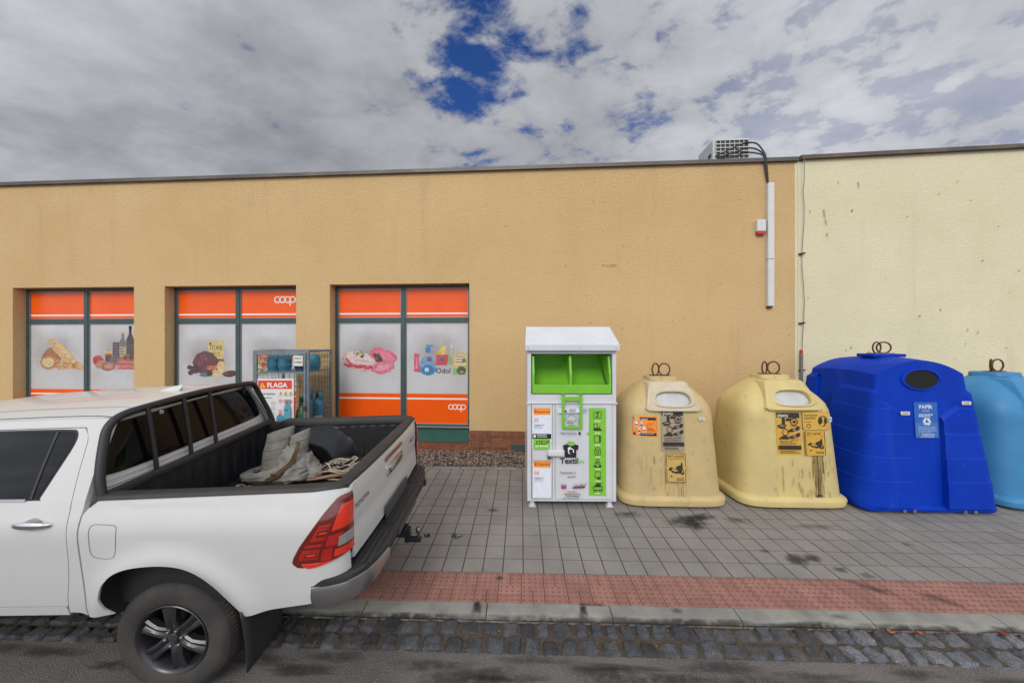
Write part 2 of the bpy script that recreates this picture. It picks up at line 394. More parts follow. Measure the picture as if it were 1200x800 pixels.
mb = MB()                                                                # concrete paving slabs
rows = 12
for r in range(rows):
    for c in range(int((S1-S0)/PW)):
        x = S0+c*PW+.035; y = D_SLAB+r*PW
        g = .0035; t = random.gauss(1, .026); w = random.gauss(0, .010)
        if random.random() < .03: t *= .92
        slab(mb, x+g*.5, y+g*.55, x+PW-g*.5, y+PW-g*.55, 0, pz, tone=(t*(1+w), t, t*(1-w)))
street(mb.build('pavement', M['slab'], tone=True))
mb = MB(); mb.grid(lambda a, b: (S0+(S1-S0)*a, D_STRIP-.02+(D_EDGE-D_STRIP+.02)*b, pz(D_STRIP-.02+(D_EDGE-D_STRIP+.02)*b)-.0105), 4, 40)
street(mb.build('paving_bed', M['joint']))

mb = MB()                                                                # red tactile pavers with blisters
w = (D_SLAB-D_STRIP)/3.5
def blister(x, y, t):
    n = 7; r0, r1 = .0125, .0075; z = .0555
    vs = [(x+r0*cos(2*pi*k/n), y+r0*sin(2*pi*k/n), z-.001) for k in range(n)] + [(x+r1*cos(2*pi*k/n), y+r1*sin(2*pi*k/n), z+.004) for k in range(n)]
    mb.add(vs, [(k,(k+1)%n,n+(k+1)%n,n+k) for k in range(n)]+[tuple(range(n,2*n))], 0, t)
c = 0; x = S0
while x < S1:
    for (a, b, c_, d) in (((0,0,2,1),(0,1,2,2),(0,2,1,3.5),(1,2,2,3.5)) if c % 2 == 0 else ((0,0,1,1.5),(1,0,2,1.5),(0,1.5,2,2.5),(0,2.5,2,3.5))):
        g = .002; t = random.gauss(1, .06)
        slab(mb, x+a*.1+g, D_STRIP+b*w+g, x+c_*.1-g, D_STRIP+d*w-g, 0, lambda q: .055, ch=.003, tone=t, dirt_shade=.85)
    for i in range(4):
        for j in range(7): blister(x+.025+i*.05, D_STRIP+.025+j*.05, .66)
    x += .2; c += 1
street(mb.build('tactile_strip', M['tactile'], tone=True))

mb = MB()                                                                # kerb stones, 1 m long, rounded front edge
x = S0-.28
k = 0
while x < S1:
    ln = 1.0; t = random.gauss(1, .06); g = .004
    prof = [(D_KERB+.012,-.03),(D_KERB+.004,.014),(D_KERB+.010,.030),(D_KERB+.026,.043),(D_KERB+.05,.050),(D_STRIP-.004,.055),(D_STRIP-.004,-.03)]
    n = 10; rg = []
    for i in range(n+1):
        xx = x+g+(ln-2*g)*i/n
        rg.append([(xx, d+random.uniform(-.0015,.0015), z+random.uniform(-.001,.001)) for d, z in prof])
    mb.rings([list(reversed(r)) for r in rg], tone=t) if False else mb.add([p for r in rg for p in r],
        [(i*7+j, (i+1)*7+j, (i+1)*7+(j+1)%7, i*7+(j+1)%7) for i in range(n) for j in range(7)] + [tuple(range(7)), tuple(n*7+j for j in range(6,-1,-1))], 0, t)
    x += ln; k += 1
street(mb.build('kerb', M['kerb'], smooth=40, tone=True))

mb = MB()                                                                # granite setts: two rows, each stone irregular
def sett(cx, cy, w, d, tone):
    n = 7; a0 = random.uniform(-.09, .09); h = random.uniform(.014, .030); sk = random.uniform(-.008,.008)
    vs = []; ph = random.random()*50
    for j in range(n+1):
        for i in range(n+1):
            u, v = i/n*2-1, j/n*2-1
            e = max(abs(u), abs(v)); k = 1-.12*(abs(u*v))**3
            x, y = u*w/2*k, v*d/2*k
            x += noise.noise((cx*9+u*1.5, ph, v*1.5))*.016; y += noise.noise((ph, cy*9+u*1.5, v*1.5))*.014
            z = .004+h*(1-max(0, e-.70)**1.3*3.2) + noise.noise((u*1.8+ph, v*1.8, 3))*.010
            if e > .99: z = -.005
            vs.append((cx+x*cos(a0)-y*sin(a0)+sk*v, cy+x*sin(a0)+y*cos(a0), z))
    mb.add(vs, [(j*(n+1)+i, j*(n+1)+i+1, (j+1)*(n+1)+i+1, (j+1)*(n+1)+i) for j in range(n) for i in range(n)], 0, tone)
for row in range(2):
    x = -9.5+row*.07
    while x < 9.:
        w_ = random.uniform(.105, .165); dd = (D_KERB-D_SETT)/2
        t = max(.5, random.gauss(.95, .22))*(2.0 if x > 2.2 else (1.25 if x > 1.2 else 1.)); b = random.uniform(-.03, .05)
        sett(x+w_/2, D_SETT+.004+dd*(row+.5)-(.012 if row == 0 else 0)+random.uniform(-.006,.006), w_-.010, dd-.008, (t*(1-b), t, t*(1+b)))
        x += w_+random.uniform(.002, .012)
street(mb.build('gutter_setts', M['sett'], smooth=60, tone=True))

mb = MB()                                                                # edging kerb before the gravel
x = S0
while x < S1:
    t = random.gauss(1, .05); mb.box((x+.003, D_EDGE+.006, 0), (x+.997, D_GRAV, pz(D_EDGE)+.012), 0, t); x += 1.0
street(mb.build('edging_kerb', M['kerb'], bevel=.008, tone=True))
mb = MB(); mb.grid(lambda a, b: (S0+(S1-S0)*a, D_GRAV+1.6*b, .105+.012*b), 4, 4); street(mb.build('gravel_bed', M['joint']))
mb = MB()
PH = (1+5**.5)/2
ICO = [Vector(v).normalized() for v in ((-1,PH,0),(1,PH,0),(-1,-PH,0),(1,-PH,0),(0,-1,PH),(0,1,PH),(0,-1,-PH),(0,1,-PH),(PH,0,-1),(PH,0,1),(-PH,0,-1),(-PH,0,1))]
ICF = [(0,11,5),(0,5,1),(0,1,7),(0,7,10),(0,10,11),(1,5,9),(5,11,4),(11,10,2),(10,7,6),(7,1,8),(3,9,4),(3,4,2),(3,2,6),(3,6,8),(3,8,9),(4,9,5),(2,4,11),(6,2,10),(8,6,7),(9,8,1)]
def stone(p, r, tone):
    e = Matrix.Rotation(random.random()*6, 3, 'Z') @ Matrix.Rotation(random.random()*6, 3, 'X')
    q = Vector((random.uniform(.7,1.3), random.uniform(.7,1.2), random.uniform(.5,.8)))
    mb.add([Vector(p)+Vector([a*b for a, b in zip(e @ v, q)])*r*random.uniform(.85,1.15) for v in ICO], ICF, 0, tone)
for i in range(6200):
    s = random.uniform(-6.5, 2.6) if i < 4900 else random.uniform(-12, 10); d = D_GRAV+.02+random.random()*.92
    c = random.choice([(1,1,1),(1.25,1.05,.95),(.7,.72,.78),(1.35,1.3,1.25),(1.3,.85,.65),(.85,.8,.75)]); k = random.uniform(.7,1.2)
    stone((s, d, .118+random.random()*.02), random.uniform(.011,.027), tuple(k*q for q in c))
o = mb.build('gravel', M['gravel'], tone=True); o.rotation_euler = (0,0,-TS); tag(o, 'brown and grey gravel strip along the foot of the shop wall', 'gravel', kind='stuff')

mb = MB()                                                                # dry leaf crumbs in the gutter
for i in range(900):
    s = random.uniform(-6, 6); d = random.choice([D_KERB-.006+random.gauss(0,.008), D_KERB-.01, random.uniform(D_SETT, D_KERB)])
    r = random.uniform(.004, .013); a = random.random()*6; z = .012+random.random()*.012
    k = random.uniform(.5, 1.4)
    vs = [(s+r*cos(a+q)*m_, d+r*sin(a+q)*m_, z+random.uniform(0,.006)) for q, m_ in ((0,1),(1.6,.45),(3.14,1),(4.7,.45))]
    mb.add(vs, [(0,1,2,3)], 0, (k, k*random.uniform(.8,1.1), k))
o = mb.build('leaf_litter', M['leafbrown'], tone=True); o.rotation_euler = (0,0,-TS); tag(o, 'dry brown leaf crumbs caught between the setts and the kerb', 'leaf litter', kind='stuff')

# dark damp stains soaked into the slabs and the kerb (thin irregular films lying on them)
def stain(name, s, d, a, b, m, z, seed, rot=0, jag=.35):
    rn = random.Random(seed); mb = MB(); n = 40; vs = [(0,0,0)]
    for i in range(n):
        t = 2*pi*i/n; k = 1+jag*(noise.noise((cos(t)*1.7+seed, sin(t)*1.7, seed*.37)))*1.8+rn.uniform(-.06,.06)
        x, y = a*k*cos(t), b*k*sin(t); vs.append((x*cos(rot)-y*sin(rot), x*sin(rot)+y*cos(rot), 0))
    mb.add([(s+v[0], d+v[1], (pz(d+v[1]) if z is None else z)+.0035) for v in vs], [(0,1+i,1+(i+1)%n) for i in range(n)])
    return mb
def stain_mat(name, col, alpha, scale=16, lo=.3, hi=.65):
    m = bpy.data.materials.new(name); m.use_nodes = True; t = m.node_tree; b = t.nodes['Principled BSDF']
    b.inputs['Base Color'].default_value = (*col, 1); b.inputs['Roughness'].default_value = .8
    tcn = t.nodes.new('ShaderNodeTexCoord'); n = t.nodes.new('ShaderNodeTexNoise'); n.inputs['Scale'].default_value = scale; n.inputs['Detail'].default_value = 6
    g = t.nodes.new('ShaderNodeAttribute'); g.attribute_name = 'tone'
    mr = t.nodes.new('ShaderNodeMapRange'); mr.inputs[1].default_value = lo; mr.inputs[2].default_value = hi; mr.inputs[4].default_value = alpha
    mu = t.nodes.new('ShaderNodeMath'); mu.operation = 'MULTIPLY'
    t.links.new(tcn.outputs['Object'], n.inputs[0]); t.links.new(n.outputs[0], mr.inputs[0]); t.links.new(mr.outputs[0], mu.inputs[0]); t.links.new(g.outputs['Fac'], mu.inputs[1])
    t.links.new(mu.outputs[0], b.inputs['Alpha']); return m
SM = stain_mat('damp_stain', (.045,.04,.037), .92, 14, .26, .52)
def stain_obj(specs, name):
    """several soft-edged blots in one film; the edge fades with the point attribute tone"""
    vs, fs, tn = [], [], []
    for s, d, a, b, rot, seed, st in specs:
        n, rr = 36, 5; o = len(vs); vs.append((s, d, 0)); tn.append(st)
        for r in range(1, rr+1):
            for i in range(n):
                t = 2*pi*i/n; k = (1+.5*noise.noise((cos(t)*1.6+seed, sin(t)*1.6, seed*.37)))*r/rr
                x, y = a*k*cos(t), b*k*sin(t); vs.append((s+x*cos(rot)-y*sin(rot), d+x*sin(rot)+y*cos(rot), 0)); tn.append(st*(1-(r/rr)**1.5))
        fs += [(o, o+1+i, o+1+(i+1)%n) for i in range(n)]
        for r in range(rr-1):
            fs += [(o+1+r*n+i, o+1+(r+1)*n+i, o+1+(r+1)*n+(i+1)%n, o+1+r*n+(i+1)%n) for i in range(n)]
    def zf(d):
        if d >= D_STRIP: return pz(d)+(.0065 if d < D_SLAB else .0035)
        prof = [(D_KERB+.004,.014),(D_KERB+.010,.030),(D_KERB+.026,.043),(D_KERB+.05,.050),(D_STRIP,.055)]
        if d < D_SETT: return .0035
        if d < D_KERB: return .030
        for (a,b),(c,e) in zip(prof, prof[1:]):
            if d <= c: return b+(e-b)*max(0,(d-a))/(c-a)+.004
        return .059
    me = bpy.data.meshes.new(name); me.from_pydata([(x, y, zf(y)) for x, y, z in vs], [], fs)
    at = me.attributes.new('tone', 'FLOAT', 'POINT'); at.data.foreach_set('value', tn); me.materials.append(SM)
    o = bpy.data.objects.new(name, me); COL.objects.link(o); return street(o)
stain_obj([(2.72,3.32,.13,.09,.5,3,1.),(2.90,3.36,.10,.07,0,8,.9),(3.02,3.2,.08,.05,0,5,.8),(3.2,3.13,.07,.04,0,6,.7),(2.5,3.45,.05,.04,0,7,.5),(1.98,3.98,.30,.15,.2,9,1.),(2.05,3.9,.12,.14,.3,29,1.),(2.2,4.06,.2,.08,.2,19,1.),
           (2.6,4.0,.16,.08,0,12,.6),(-.36,4.15,.09,.05,0,14,.7),(3.1,2.95,.2,.06,-.6,15,.5),(3.5,2.86,.14,.06,-.6,16,.5),(4.1,3.6,.06,.04,0,17,.6),(1.3,4.1,.2,.07,0,18,.6),(-.2,3.0,.05,.03,0,19,.8),
           (3.4,3.9,.3,.06,0,22,.4),(5.2,3.3,.1,.04,0,23,.5)], 'pavement_stains')
stain_obj([(-5+i*.43+random.uniform(-.2,.2), D_SETT-.045+random.uniform(-.03,.02)-.05*(i%3), random.uniform(.2,.4), random.uniform(.03,.055), 0, 90+i, random.uniform(.5,1.)) for i in range(24)]+[(-.35,2.16,.3,.09,.1,140,.9),(.55,2.2,.35,.08,-.1,141,.8),(1.5,2.17,.3,.08,0,142,.6)], 'road_stains')
stain_obj([(.50,2.665,.045,.085,0,31,1.),(.50,2.70,.03,.05,0,32,1.),(-.36,2.665,.04,.08,0,33,1.),(-.36,2.70,.03,.05,0,34,.9),(.6,2.72,.12,.02,0,35,.8),(1.25,2.68,.06,.03,0,36,.5),(2.5,2.66,.1,.03,0,37,.4)]+[(-6+i*.31+random.uniform(-.1,.1), D_KERB+.006, random.uniform(.15,.35), random.uniform(.018,.035), 0, 50+i, random.uniform(.5,1.)) for i in range(42)], 'kerb_stains')

# weeds and fallen leaves
def weed(X, Y, n, r, h, label):
    mb = MB(); z = gz(X, Y)
    for i in range(n):
        a = random.random()*6.28; l = random.uniform(.4,1)*r; x, y = random.gauss(0,r*.3), random.gauss(0,r*.12)
        w = .004; dx, dy = cos(a), sin(a)
        mb.add([(x-dy*w,y+dx*w,-.008),(x+dy*w,y-dx*w,-.008),(x+dx*l*.6+dy*w,y+dy*l*.6-dx*w,h*.7),(x+dx*l,y+dy*l,h*random.uniform(.4,1)),(x+dx*l*.6-dy*w,y+dy*l*.6+dx*w,h*.7)], [(0,1,2,3,4)])
    o = mb.build('weed', M['grass']); o.location = (X, Y, z); return tag(o, label, 'weed', 'weeds in the paving joints')
weed(-.93, 3.63, 26, .035, .026, 'small green weed in a paving joint nearest the tow ball')
weed(-.63, 3.63, 22, .075, .012, 'flat straggling green weed between slabs, farther from the tow ball')
def leaf(s, d, z, r, a, m, label):
    mb = MB(); n = 10; vs = [(0,0,.004)]
    for i in range(n):
        t = 2*pi*i/n; k = r*(1 if i % 2 == 0 else .72)*(1.3 if i == 0 else 1); vs.append((k*cos(t), k*sin(t)*.7, .002+.006*abs(sin(t*1.5))))
    mb.add(vs, [(0,1+i,1+(i+1)%n) for i in range(n)]); o = mb.build('fallen_leaf', m); o.location = (*sw(s, d), z); o.rotation_euler = (.1,.15,a)
    return tag(o, label, 'leaf', 'fallen leaves in the gutter')
leaf(2.79, D_KERB-.02, .024, .028, .4, mat('orange_leaf', (.5,.13,.02), .7), 'orange fallen leaf on the setts, leftmost of the bright leaves')
leaf(3.0, D_KERB-.03, .026, .026, 1.4, mat('pink_leaf', (.5,.09,.07), .7), 'pinkish red fallen leaf on the setts, between orange and crimson leaves')
leaf(3.62, D_KERB-.012, .026, .034, 2.4, M['leafred'], 'crimson fallen leaf against the kerb, rightmost of the bright leaves')

# ------------------------------------------------------------------ buildings (local frame: s along the wall, y into the building)
TW = math.atan(.06); WY = 6.28
def wp(px, py=400, rec=0.):
    """photo direction -> (s, z) on the wall plane, or on a plane set back by rec"""
    u = px-600; Y = (WY+rec/cos(TW))/(1+math.tan(TW)*u/F); X = u*Y/F
    return (X*cos(TW)-(Y-WY)*sin(TW), CH+(400-py)*Y/F)
RZ = 5.515; REC = .18; S_L, S_R = -26., wp(934)[0]
bld = thing('shop_building', 'long single storey shop in rough orange stucco with three poster windows', 'building', (0, WY, 0), -TW)
WIN = [(wp(15)[0], wp(157)[0]), (wp(193)[0], wp(347)[0]), (wp(386.5)[0], wp(550)[0])]
ZT, ZB = 3.345, .16
xs = sorted({S_L, S_R, *[a for w_ in WIN for a in w_]}); zs = [-.1, ZB, ZT, RZ]
mb = MB()
def fine(a, b, st): n = max(1, int((b-a)/st)); return [a+(b-a)*i/n for i in range(n+1)]
for i in range(len(xs)-1):
    for j in range(3):
        if j == 1 and any(abs(xs[i]-w_[0]) < 1e-6 for w_ in WIN): continue
        mb.add([(xs[i],0,zs[j]),(xs[i+1],0,zs[j]),(xs[i+1],0,zs[j+1]),(xs[i],0,zs[j+1])], [(0,1,2,3)])
for a, b in WIN:
    mb.add([(a,0,ZB),(a,.34,ZB),(a,.34,ZT),(a,0,ZT)], [(0,1,2,3)]); mb.add([(b,0,ZB),(b,.34,ZB),(b,.34,ZT),(b,0,ZT)], [(3,2,1,0)])
    mb.add([(a,0,ZT),(b,0,ZT),(b,.34,ZT),(a,.34,ZT)], [(3,2,1,0)])
mb.add([(S_L,0,-.1),(S_L,12,-.1),(S_L,12,RZ),(S_L,0,RZ)], [(0,1,2,3)]); mb.add([(S_L,12,-.1),(S_R,12,-.1),(S_R,12,RZ),(S_L,12,RZ)], [(0,1,2,3)])
mb.build('wall', M['stucco'], bld)
mb = MB(); mb.grid(lambda a, b: (S_L+(S_R-S_L)*a, 12*b, RZ-.02), 2, 2); mb.build('roof', M['roofing'], bld)
mb = MB(); mb.box((S_L-.05,-.05,RZ+.002), (S_R-.003,.35,RZ+.035)); mb.box((S_L-.05,-.055,RZ-.035), (S_R-.003,-.02,RZ+.03)); mb.build('coping', M['coping'], bld)

# brick plinth: clinker courses standing proud of the wall between the openings
def bricks(a, b, z0, z1, y0, y1, parent, name='plinth', deep=.02):
    mb = MB(); mb.box((a+.002, y0+.012, z0), (b-.002, y1, z1-(.012 if deep > .1 else 0)), 1)
    n = max(1, round((z1-z0)/.082)); ch = (z1-z0)/n
    for r in range(n):
        x = a-(.15 if r % 2 else 0)
        while x < b:
            x0, x1 = max(a, x+.006), min(b, x+.294)
            if x1-x0 > .02: mb.box((x0, y0+random.uniform(-.002,.002), z0+r*ch+.006), (x1, y0+deep, z0+(r+1)*ch-.006), 0, random.gauss(1,.16))
            x += .30
    return mb.build(name, [M['brick'], M['mortar']], parent, tone=True)
for a, b in ((S_L, WIN[0][0]), (WIN[0][1], WIN[1][0]), (WIN[1][1], WIN[2][0]), (WIN[2][1], S_R-.01)):
    if a < -12: a = -12.
    bricks(a+.004, b-.004, .06, .515, -.022, .0, bld)

def coop(P, x, z, s, c):
    """the linked word mark: c o o p drawn as one chain of rings"""
    w = s*.17; r = s*.40
    P.ring(x, z, r, w, c, 50, 320); P.ring(x+s*.72, z, r, w, c, 0, 360); P.ring(x+s*1.44, z, r, w, c, 0, 360); P.ring(x+s*2.16, z, r, w, c, -140, 150)
    P.line(x+s*1.80, z-s*.85, x+s*1.80, z+s*.1, w, c); P.line(x+s*.25, z-s*.12, x+s*.47, z+s*.12, w*.9, c)
def food_bread(P, x, z, k):
    a, b, c, d = (196,132,74), (222,176,112), (170,104,58), (226,200,150)
    P.ell(x-.10*k,z+.06*k,.24*k,.15*k,c,.3,.06,22,1); P.ell(x-.18*k,z-.08*k,.20*k,.13*k,a,0,.08,22,2); P.ell(x-.20*k,z-.08*k,.13*k,.09*k,d,0,.08,18,3)
    P.ell(x+.12*k,z+.10*k,.42*k,.11*k,b,-.75,.05,26,4); P.ell(x+.14*k,z+.12*k,.34*k,.05*k,(234,198,140),-.75,.1,22,5)
    for i in range(5): P.line(x-.10*k+i*.11*k,z+.28*k-i*.10*k,x-.02*k+i*.11*k,z+.27*k-i*.10*k,.02*k,(206,158,96))
    for i in range(9): P.ell(x-.02*k+i*.062*k,z-.13*k-.012*k*(i%3),.075*k,.06*k,[a,(210,150,84),b][i%3],i*.7,.15,14,10+i)
    for i in range(14): P.ell(x-.05*k+random.random()*.5*k,z-.15*k+random.random()*.07*k,.014*k,.010*k,(240,208,150) if i%2 else c,i,.2,8,30+i)
def food_grocery(P, x, z, k):
    def bottle(bx,bz,w,h,c,capc,lab=None):
        P.poly([(bx-w/2,bz),(bx+w/2,bz),(bx+w/2,bz+h*.62),(bx+w*.17,bz+h*.78),(bx+w*.17,bz+h*.93),(bx-w*.17,bz+h*.93),(bx-w*.17,bz+h*.78),(bx-w/2,bz+h*.62)], c)
        P.rect(bx-w*.2,bz+h*.91,bx+w*.2,bz+h,capc)
        if lab: P.rect(bx-w*.45,bz+h*.15,bx+w*.45,bz+h*.48,lab); P.lines(bx-w*.35,bx+w*.35,bz+h*.4,3,h*.09,h*.035,(60,50,60),int(bx*99))
    bottle(x+.28*k,z-.06*k,.18*k,.78*k,(48,34,32),(30,20,20),(90,60,50)); bottle(x+.10*k,z-.06*k,.17*k,.66*k,(122,112,104),(212,190,70),(196,176,120))
    P.rect(x-.14*k,z-.04*k,x+.02*k,z+.36*k,(74,58,76)); P.lines(x-.12*k,x,z+.3*k,5,.06*k,.02*k,(130,110,120),5)
    P.rect(x-.32*k,z-.08*k,x-.16*k,z+.16*k,(86,60,84)); P.rect(x-.33*k,z+.10*k,x-.15*k,z+.17*k,(222,196,80)); P.rect(x-.32*k,z+.06*k,x-.16*k,z+.10*k,(190,50,40))
    P.ell(x-.08*k,z-.04*k,.14*k,.09*k,(116,98,92),0,.1,16,3)
    P.ell(x-.48*k,z-.06*k,.13*k,.14*k,(196,40,46),.5,.1,18,4); P.ell(x-.42*k,z-.14*k,.14*k,.09*k,(190,140,110),.3,.1,18,5); P.ell(x-.24*k,z-.18*k,.18*k,.10*k,(176,108,86),.1,.1,20,6); P.ell(x-.24*k,z-.17*k,.12*k,.05*k,(206,150,126),.1,.15,16,7)
    for i in range(5): P.poly([(x-.06*k,z-.24*k+i*.05*k),(x+.5*k,z-.24*k+i*.045*k),(x+.5*k,z-.20*k+i*.045*k),(x+.02*k,z-.20*k+i*.05*k)], [(204,70,56),(222,110,92),(192,56,46),(226,130,110),(206,84,66)][i])
    for i in range(8): P.ell(x+.16*k+i*.045*k,z+.02*k+.02*k*(i%3),.05*k,.05*k,[(60,76,44),(150,40,36),(120,100,60),(84,60,48)][i%4],i,.2,12,50+i)
def food_choc(P, x, z, k):
    br, dk = (70,34,28), (48,24,24)
    P.rect(x+.02*k,z-.06*k,x+.38*k,z+.50*k,(226,200,112)); P.rect(x+.02*k,z-.06*k,x+.38*k,z+.10*k,(120,40,48)); P.ell(x+.07*k,z+.43*k,.03*k,.03*k,(70,60,50))
    P.text('ITURE',x+.20*k,z+.30*k,.09*k,(64,46,40),.012,'c',.28*k); P.lines(x+.08*k,x+.32*k,z+.22*k,2,.05*k,.02*k,(150,120,70),8)
    P.ell(x-.06*k,z+.02*k,.28*k,.27*k,(92,34,58),0,.05,8,2); P.ell(x-.05*k,z+.01*k,.20*k,.19*k,(110,44,60),.3,.12,14,3)
    for i in range(26):
        a = random.random()*6.28; r = random.random()*.2*k; P.ell(x-.05*k+r*cos(a),z+r*sin(a),.03*k,.022*k,[(150,60,50),dk,(126,50,66),(70,28,44)][i%4],a,.2,9,i)
    P.ell(x+.14*k,z+.02*k,.15*k,.13*k,(104,40,44),0,.2,16,77)
    for i in range(16): P.ell(x-.42*k+random.random()*.26*k,z-.22*k+random.random()*.15*k,.055*k,.045*k,[br,dk,(84,40,32)][i%3],i,.2,12,90+i)
    P.ell(x-.02*k,z-.24*k,.16*k,.05*k,(96,108,124),0,.2,14,5)
    for i in range(7): P.ell(x+.06*k+i*.04*k,z-.10*k-.02*k*(i%3),.08*k,.06*k,[(206,92,56),(226,150,100),(190,70,50)][i%3],i,.2,12,140+i)
    P.ell(x+.33*k,z-.07*k,.11*k,.13*k,(230,190,134),0,.08,18,9); P.ell(x+.22*k,z-.22*k,.15*k,.08*k,(222,198,152),.2,.2,14,10)
    for i in range(7): P.ell(x+.02*k+random.random()*.14*k,z-.26*k+random.random()*.09*k,.04*k,.035*k,dk,i,.2,10,190+i)
    P.ell(x+.52*k,z-.22*k,.17*k,.07*k,(86,42,36),.1,.06,18,11); P.line(x+.40*k,z-.22*k,x+.64*k,z-.21*k,.012*k,(120,70,56))
def food_fruit(P, x, z, k):
    for i in range(30):
        a = i/30*pi*1.1+.2; P.ell(x+.26*k*cos(a)-.05*k,z+.22*k*sin(a),.07*k,.05*k,[(230,70,40),(236,110,50),(216,50,40)][i%3],a,.25,10,i)
    for i in range(34): P.ell(x-.3*k+random.random()*.6*k,z-.24*k+random.random()*.4*k,.07*k,.05*k,[(232,190,90),(222,214,120),(206,170,70),(240,214,150),(190,60,50)][i%5],i,.25,10,50+i)
    for i in range(9): P.ell(x+.18*k+random.random()*.42*k,z-.02*k+random.random()*.16*k,.06*k,.05*k,[(206,36,34),(180,30,34),(150,170,90)][i%3],i,.2,12,100+i)
    P.poly([(x+.34*k,z+.16*k),(x+.40*k,z+.27*k),(x+.44*k,z+.17*k),(x+.54*k,z+.25*k),(x+.48*k,z+.12*k),(x+.4*k,z+.1*k)], (70,34,34)); P.ell(x-.42*k,z-.44*k,.06*k,.08*k,(236,150,60),0,.1)
def food_meat(P, x, z, k):
    P.ell(x-.24*k,z-.04*k,.35*k,.20*k,(226,180,180),-.22,.06,26,1); P.ell(x-.22*k,z+.02*k,.30*k,.13*k,(236,206,204),-.2,.08,24,2)
    for i in range(7): P.ell(x-.46*k+i*.10*k,z-.13*k-.02*k*i*.6+.02*k*(i%2),.085*k,.03*k,[(196,60,66),(214,92,96),(206,40,52)][i%3],-.35+.09*i,.25,14,20+i)
    P.line(x-.50*k,z+.02*k,x-.36*k,z-.14*k,.035*k,(200,60,70)); P.line(x-.32*k,z-.10*k,x+.08*k,z-.14*k,.012*k,(206,120,124)); P.line(x-.28*k,z-.02*k,x+.02*k,z-.05*k,.010*k,(210,140,142))
    for i in range(7): P.ell(x-.30*k+i*.025*k,z+.12*k+.01*k*(i%2),.05*k,.022*k,[(150,160,90),(196,190,130),(110,120,60)][i%3],i*.4,.3,10,40+i)
    P.ell(x-.16*k,z+.06*k,.04*k,.03*k,(70,40,36),0,.2,12,4)
    P.ell(x+.27*k,z+.06*k,.29*k,.15*k,(232,92,122),-.28,.12,26,5); P.ell(x+.30*k,z+.07*k,.22*k,.08*k,(238,128,150),-.3,.15,22,6); P.ell(x+.27*k,z-.16*k,.25*k,.13*k,(228,116,142),.2,.10,24,7); P.ell(x+.29*k,z-.16*k,.18*k,.06*k,(236,158,172),.25,.2,18,8)
    for i in range(22): P.ell(x+.06*k+random.random()*.18*k,z-.06*k+random.random()*.17*k,.032*k,.03*k,[(52,34,36),(36,26,28),(80,60,50)][i%3],i,.3,9,60+i)
def food_house(P, x, z, k):
    P.poly([(x-.50*k,z-.26*k),(x-.36*k,z-.28*k),(x-.40*k,z-.02*k),(x-.37*k,z+.12*k),(x-.50*k,z+.13*k)], (222,70,108)); P.poly([(x-.47*k,z-.2*k),(x-.42*k,z-.2*k),(x-.44*k,z+.08*k)], (240,150,180))
    P.ell(x-.20*k,z-.20*k,.18*k,.14*k,(40,140,190),0,.04); P.ell(x-.20*k,z-.10*k,.17*k,.18*k,(120,160,196),0,.03); P.ell(x-.20*k,z-.21*k,.13*k,.09*k,(30,120,170)); P.ell(x-.22*k,z-.22*k,.05*k,.05*k,(190,224,236)); P.rect(x-.25*k,z+.14*k,x-.14*k,z+.26*k,(52,130,190))
    P.poly([(x-.22*k,z+.26*k),(x-.09*k,z+.28*k),(x-.09*k,z+.31*k),(x-.25*k,z+.31*k)], (60,140,196)); P.rect(x-.22*k,z-.04*k,x-.12*k,z+.05*k,(96,70,120))
    P.ell(x+.12*k,z+.18*k,.07*k,.07*k,(236,206,70),0,.15); P.ell(x+.14*k,z+.25*k,.05*k,.05*k,(240,214,90)); P.ell(x+.06*k,z+.14*k,.08*k,.04*k,(226,190,70))
    P.poly([(x-.03*k,z-.12*k),(x+.22*k,z-.12*k),(x+.25*k,z+.10*k),(x-.02*k,z+.10*k)], (214,40,58)); P.ell(x+.10*k,z,.05*k,.045*k,(80,80,140)); P.text('Odol',x+.13*k,z-.29*k,.11*k,(42,34,90),.02,'c')
    P.rect(x+.27*k,z-.12*k,x+.34*k,z+.24*k,(178,190,150)); P.rect(x+.29*k,z+.24*k,x+.33*k,z+.36*k,(220,220,214)); P.rect(x+.24*k,z-.10*k,x+.31*k,z+.06*k,(150,180,110))
    P.rect(x+.36*k,z-.26*k,x+.66*k,z+.14*k,(232,190,90)); P.rect(x+.39*k,z-.12*k,x+.63*k,z+.10*k,(226,222,190)); P.lines(x+.41*k,x+.61*k,z+.05*k,3,.06*k,.03*k,(190,130,70),3)
    P.poly([(x+.34*k,z-.32*k),(x+.62*k,z-.33*k),(x+.62*k,z-.14*k),(x+.46*k,z-.18*k),(x+.34*k,z-.20*k)], (130,196,120)); P.ell(x+.52*k,z-.23*k,.10*k,.09*k,(30,110,60)); P.ell(x+.53*k,z-.26*k,.04*k,.03*k,(230,120,110)); P.ell(x+.50*k,z-.21*k,.03*k,.02*k,(20,40,30)); P.ell(x+.58*k,z-.02*k,.04*k,.05*k,(70,150,70))
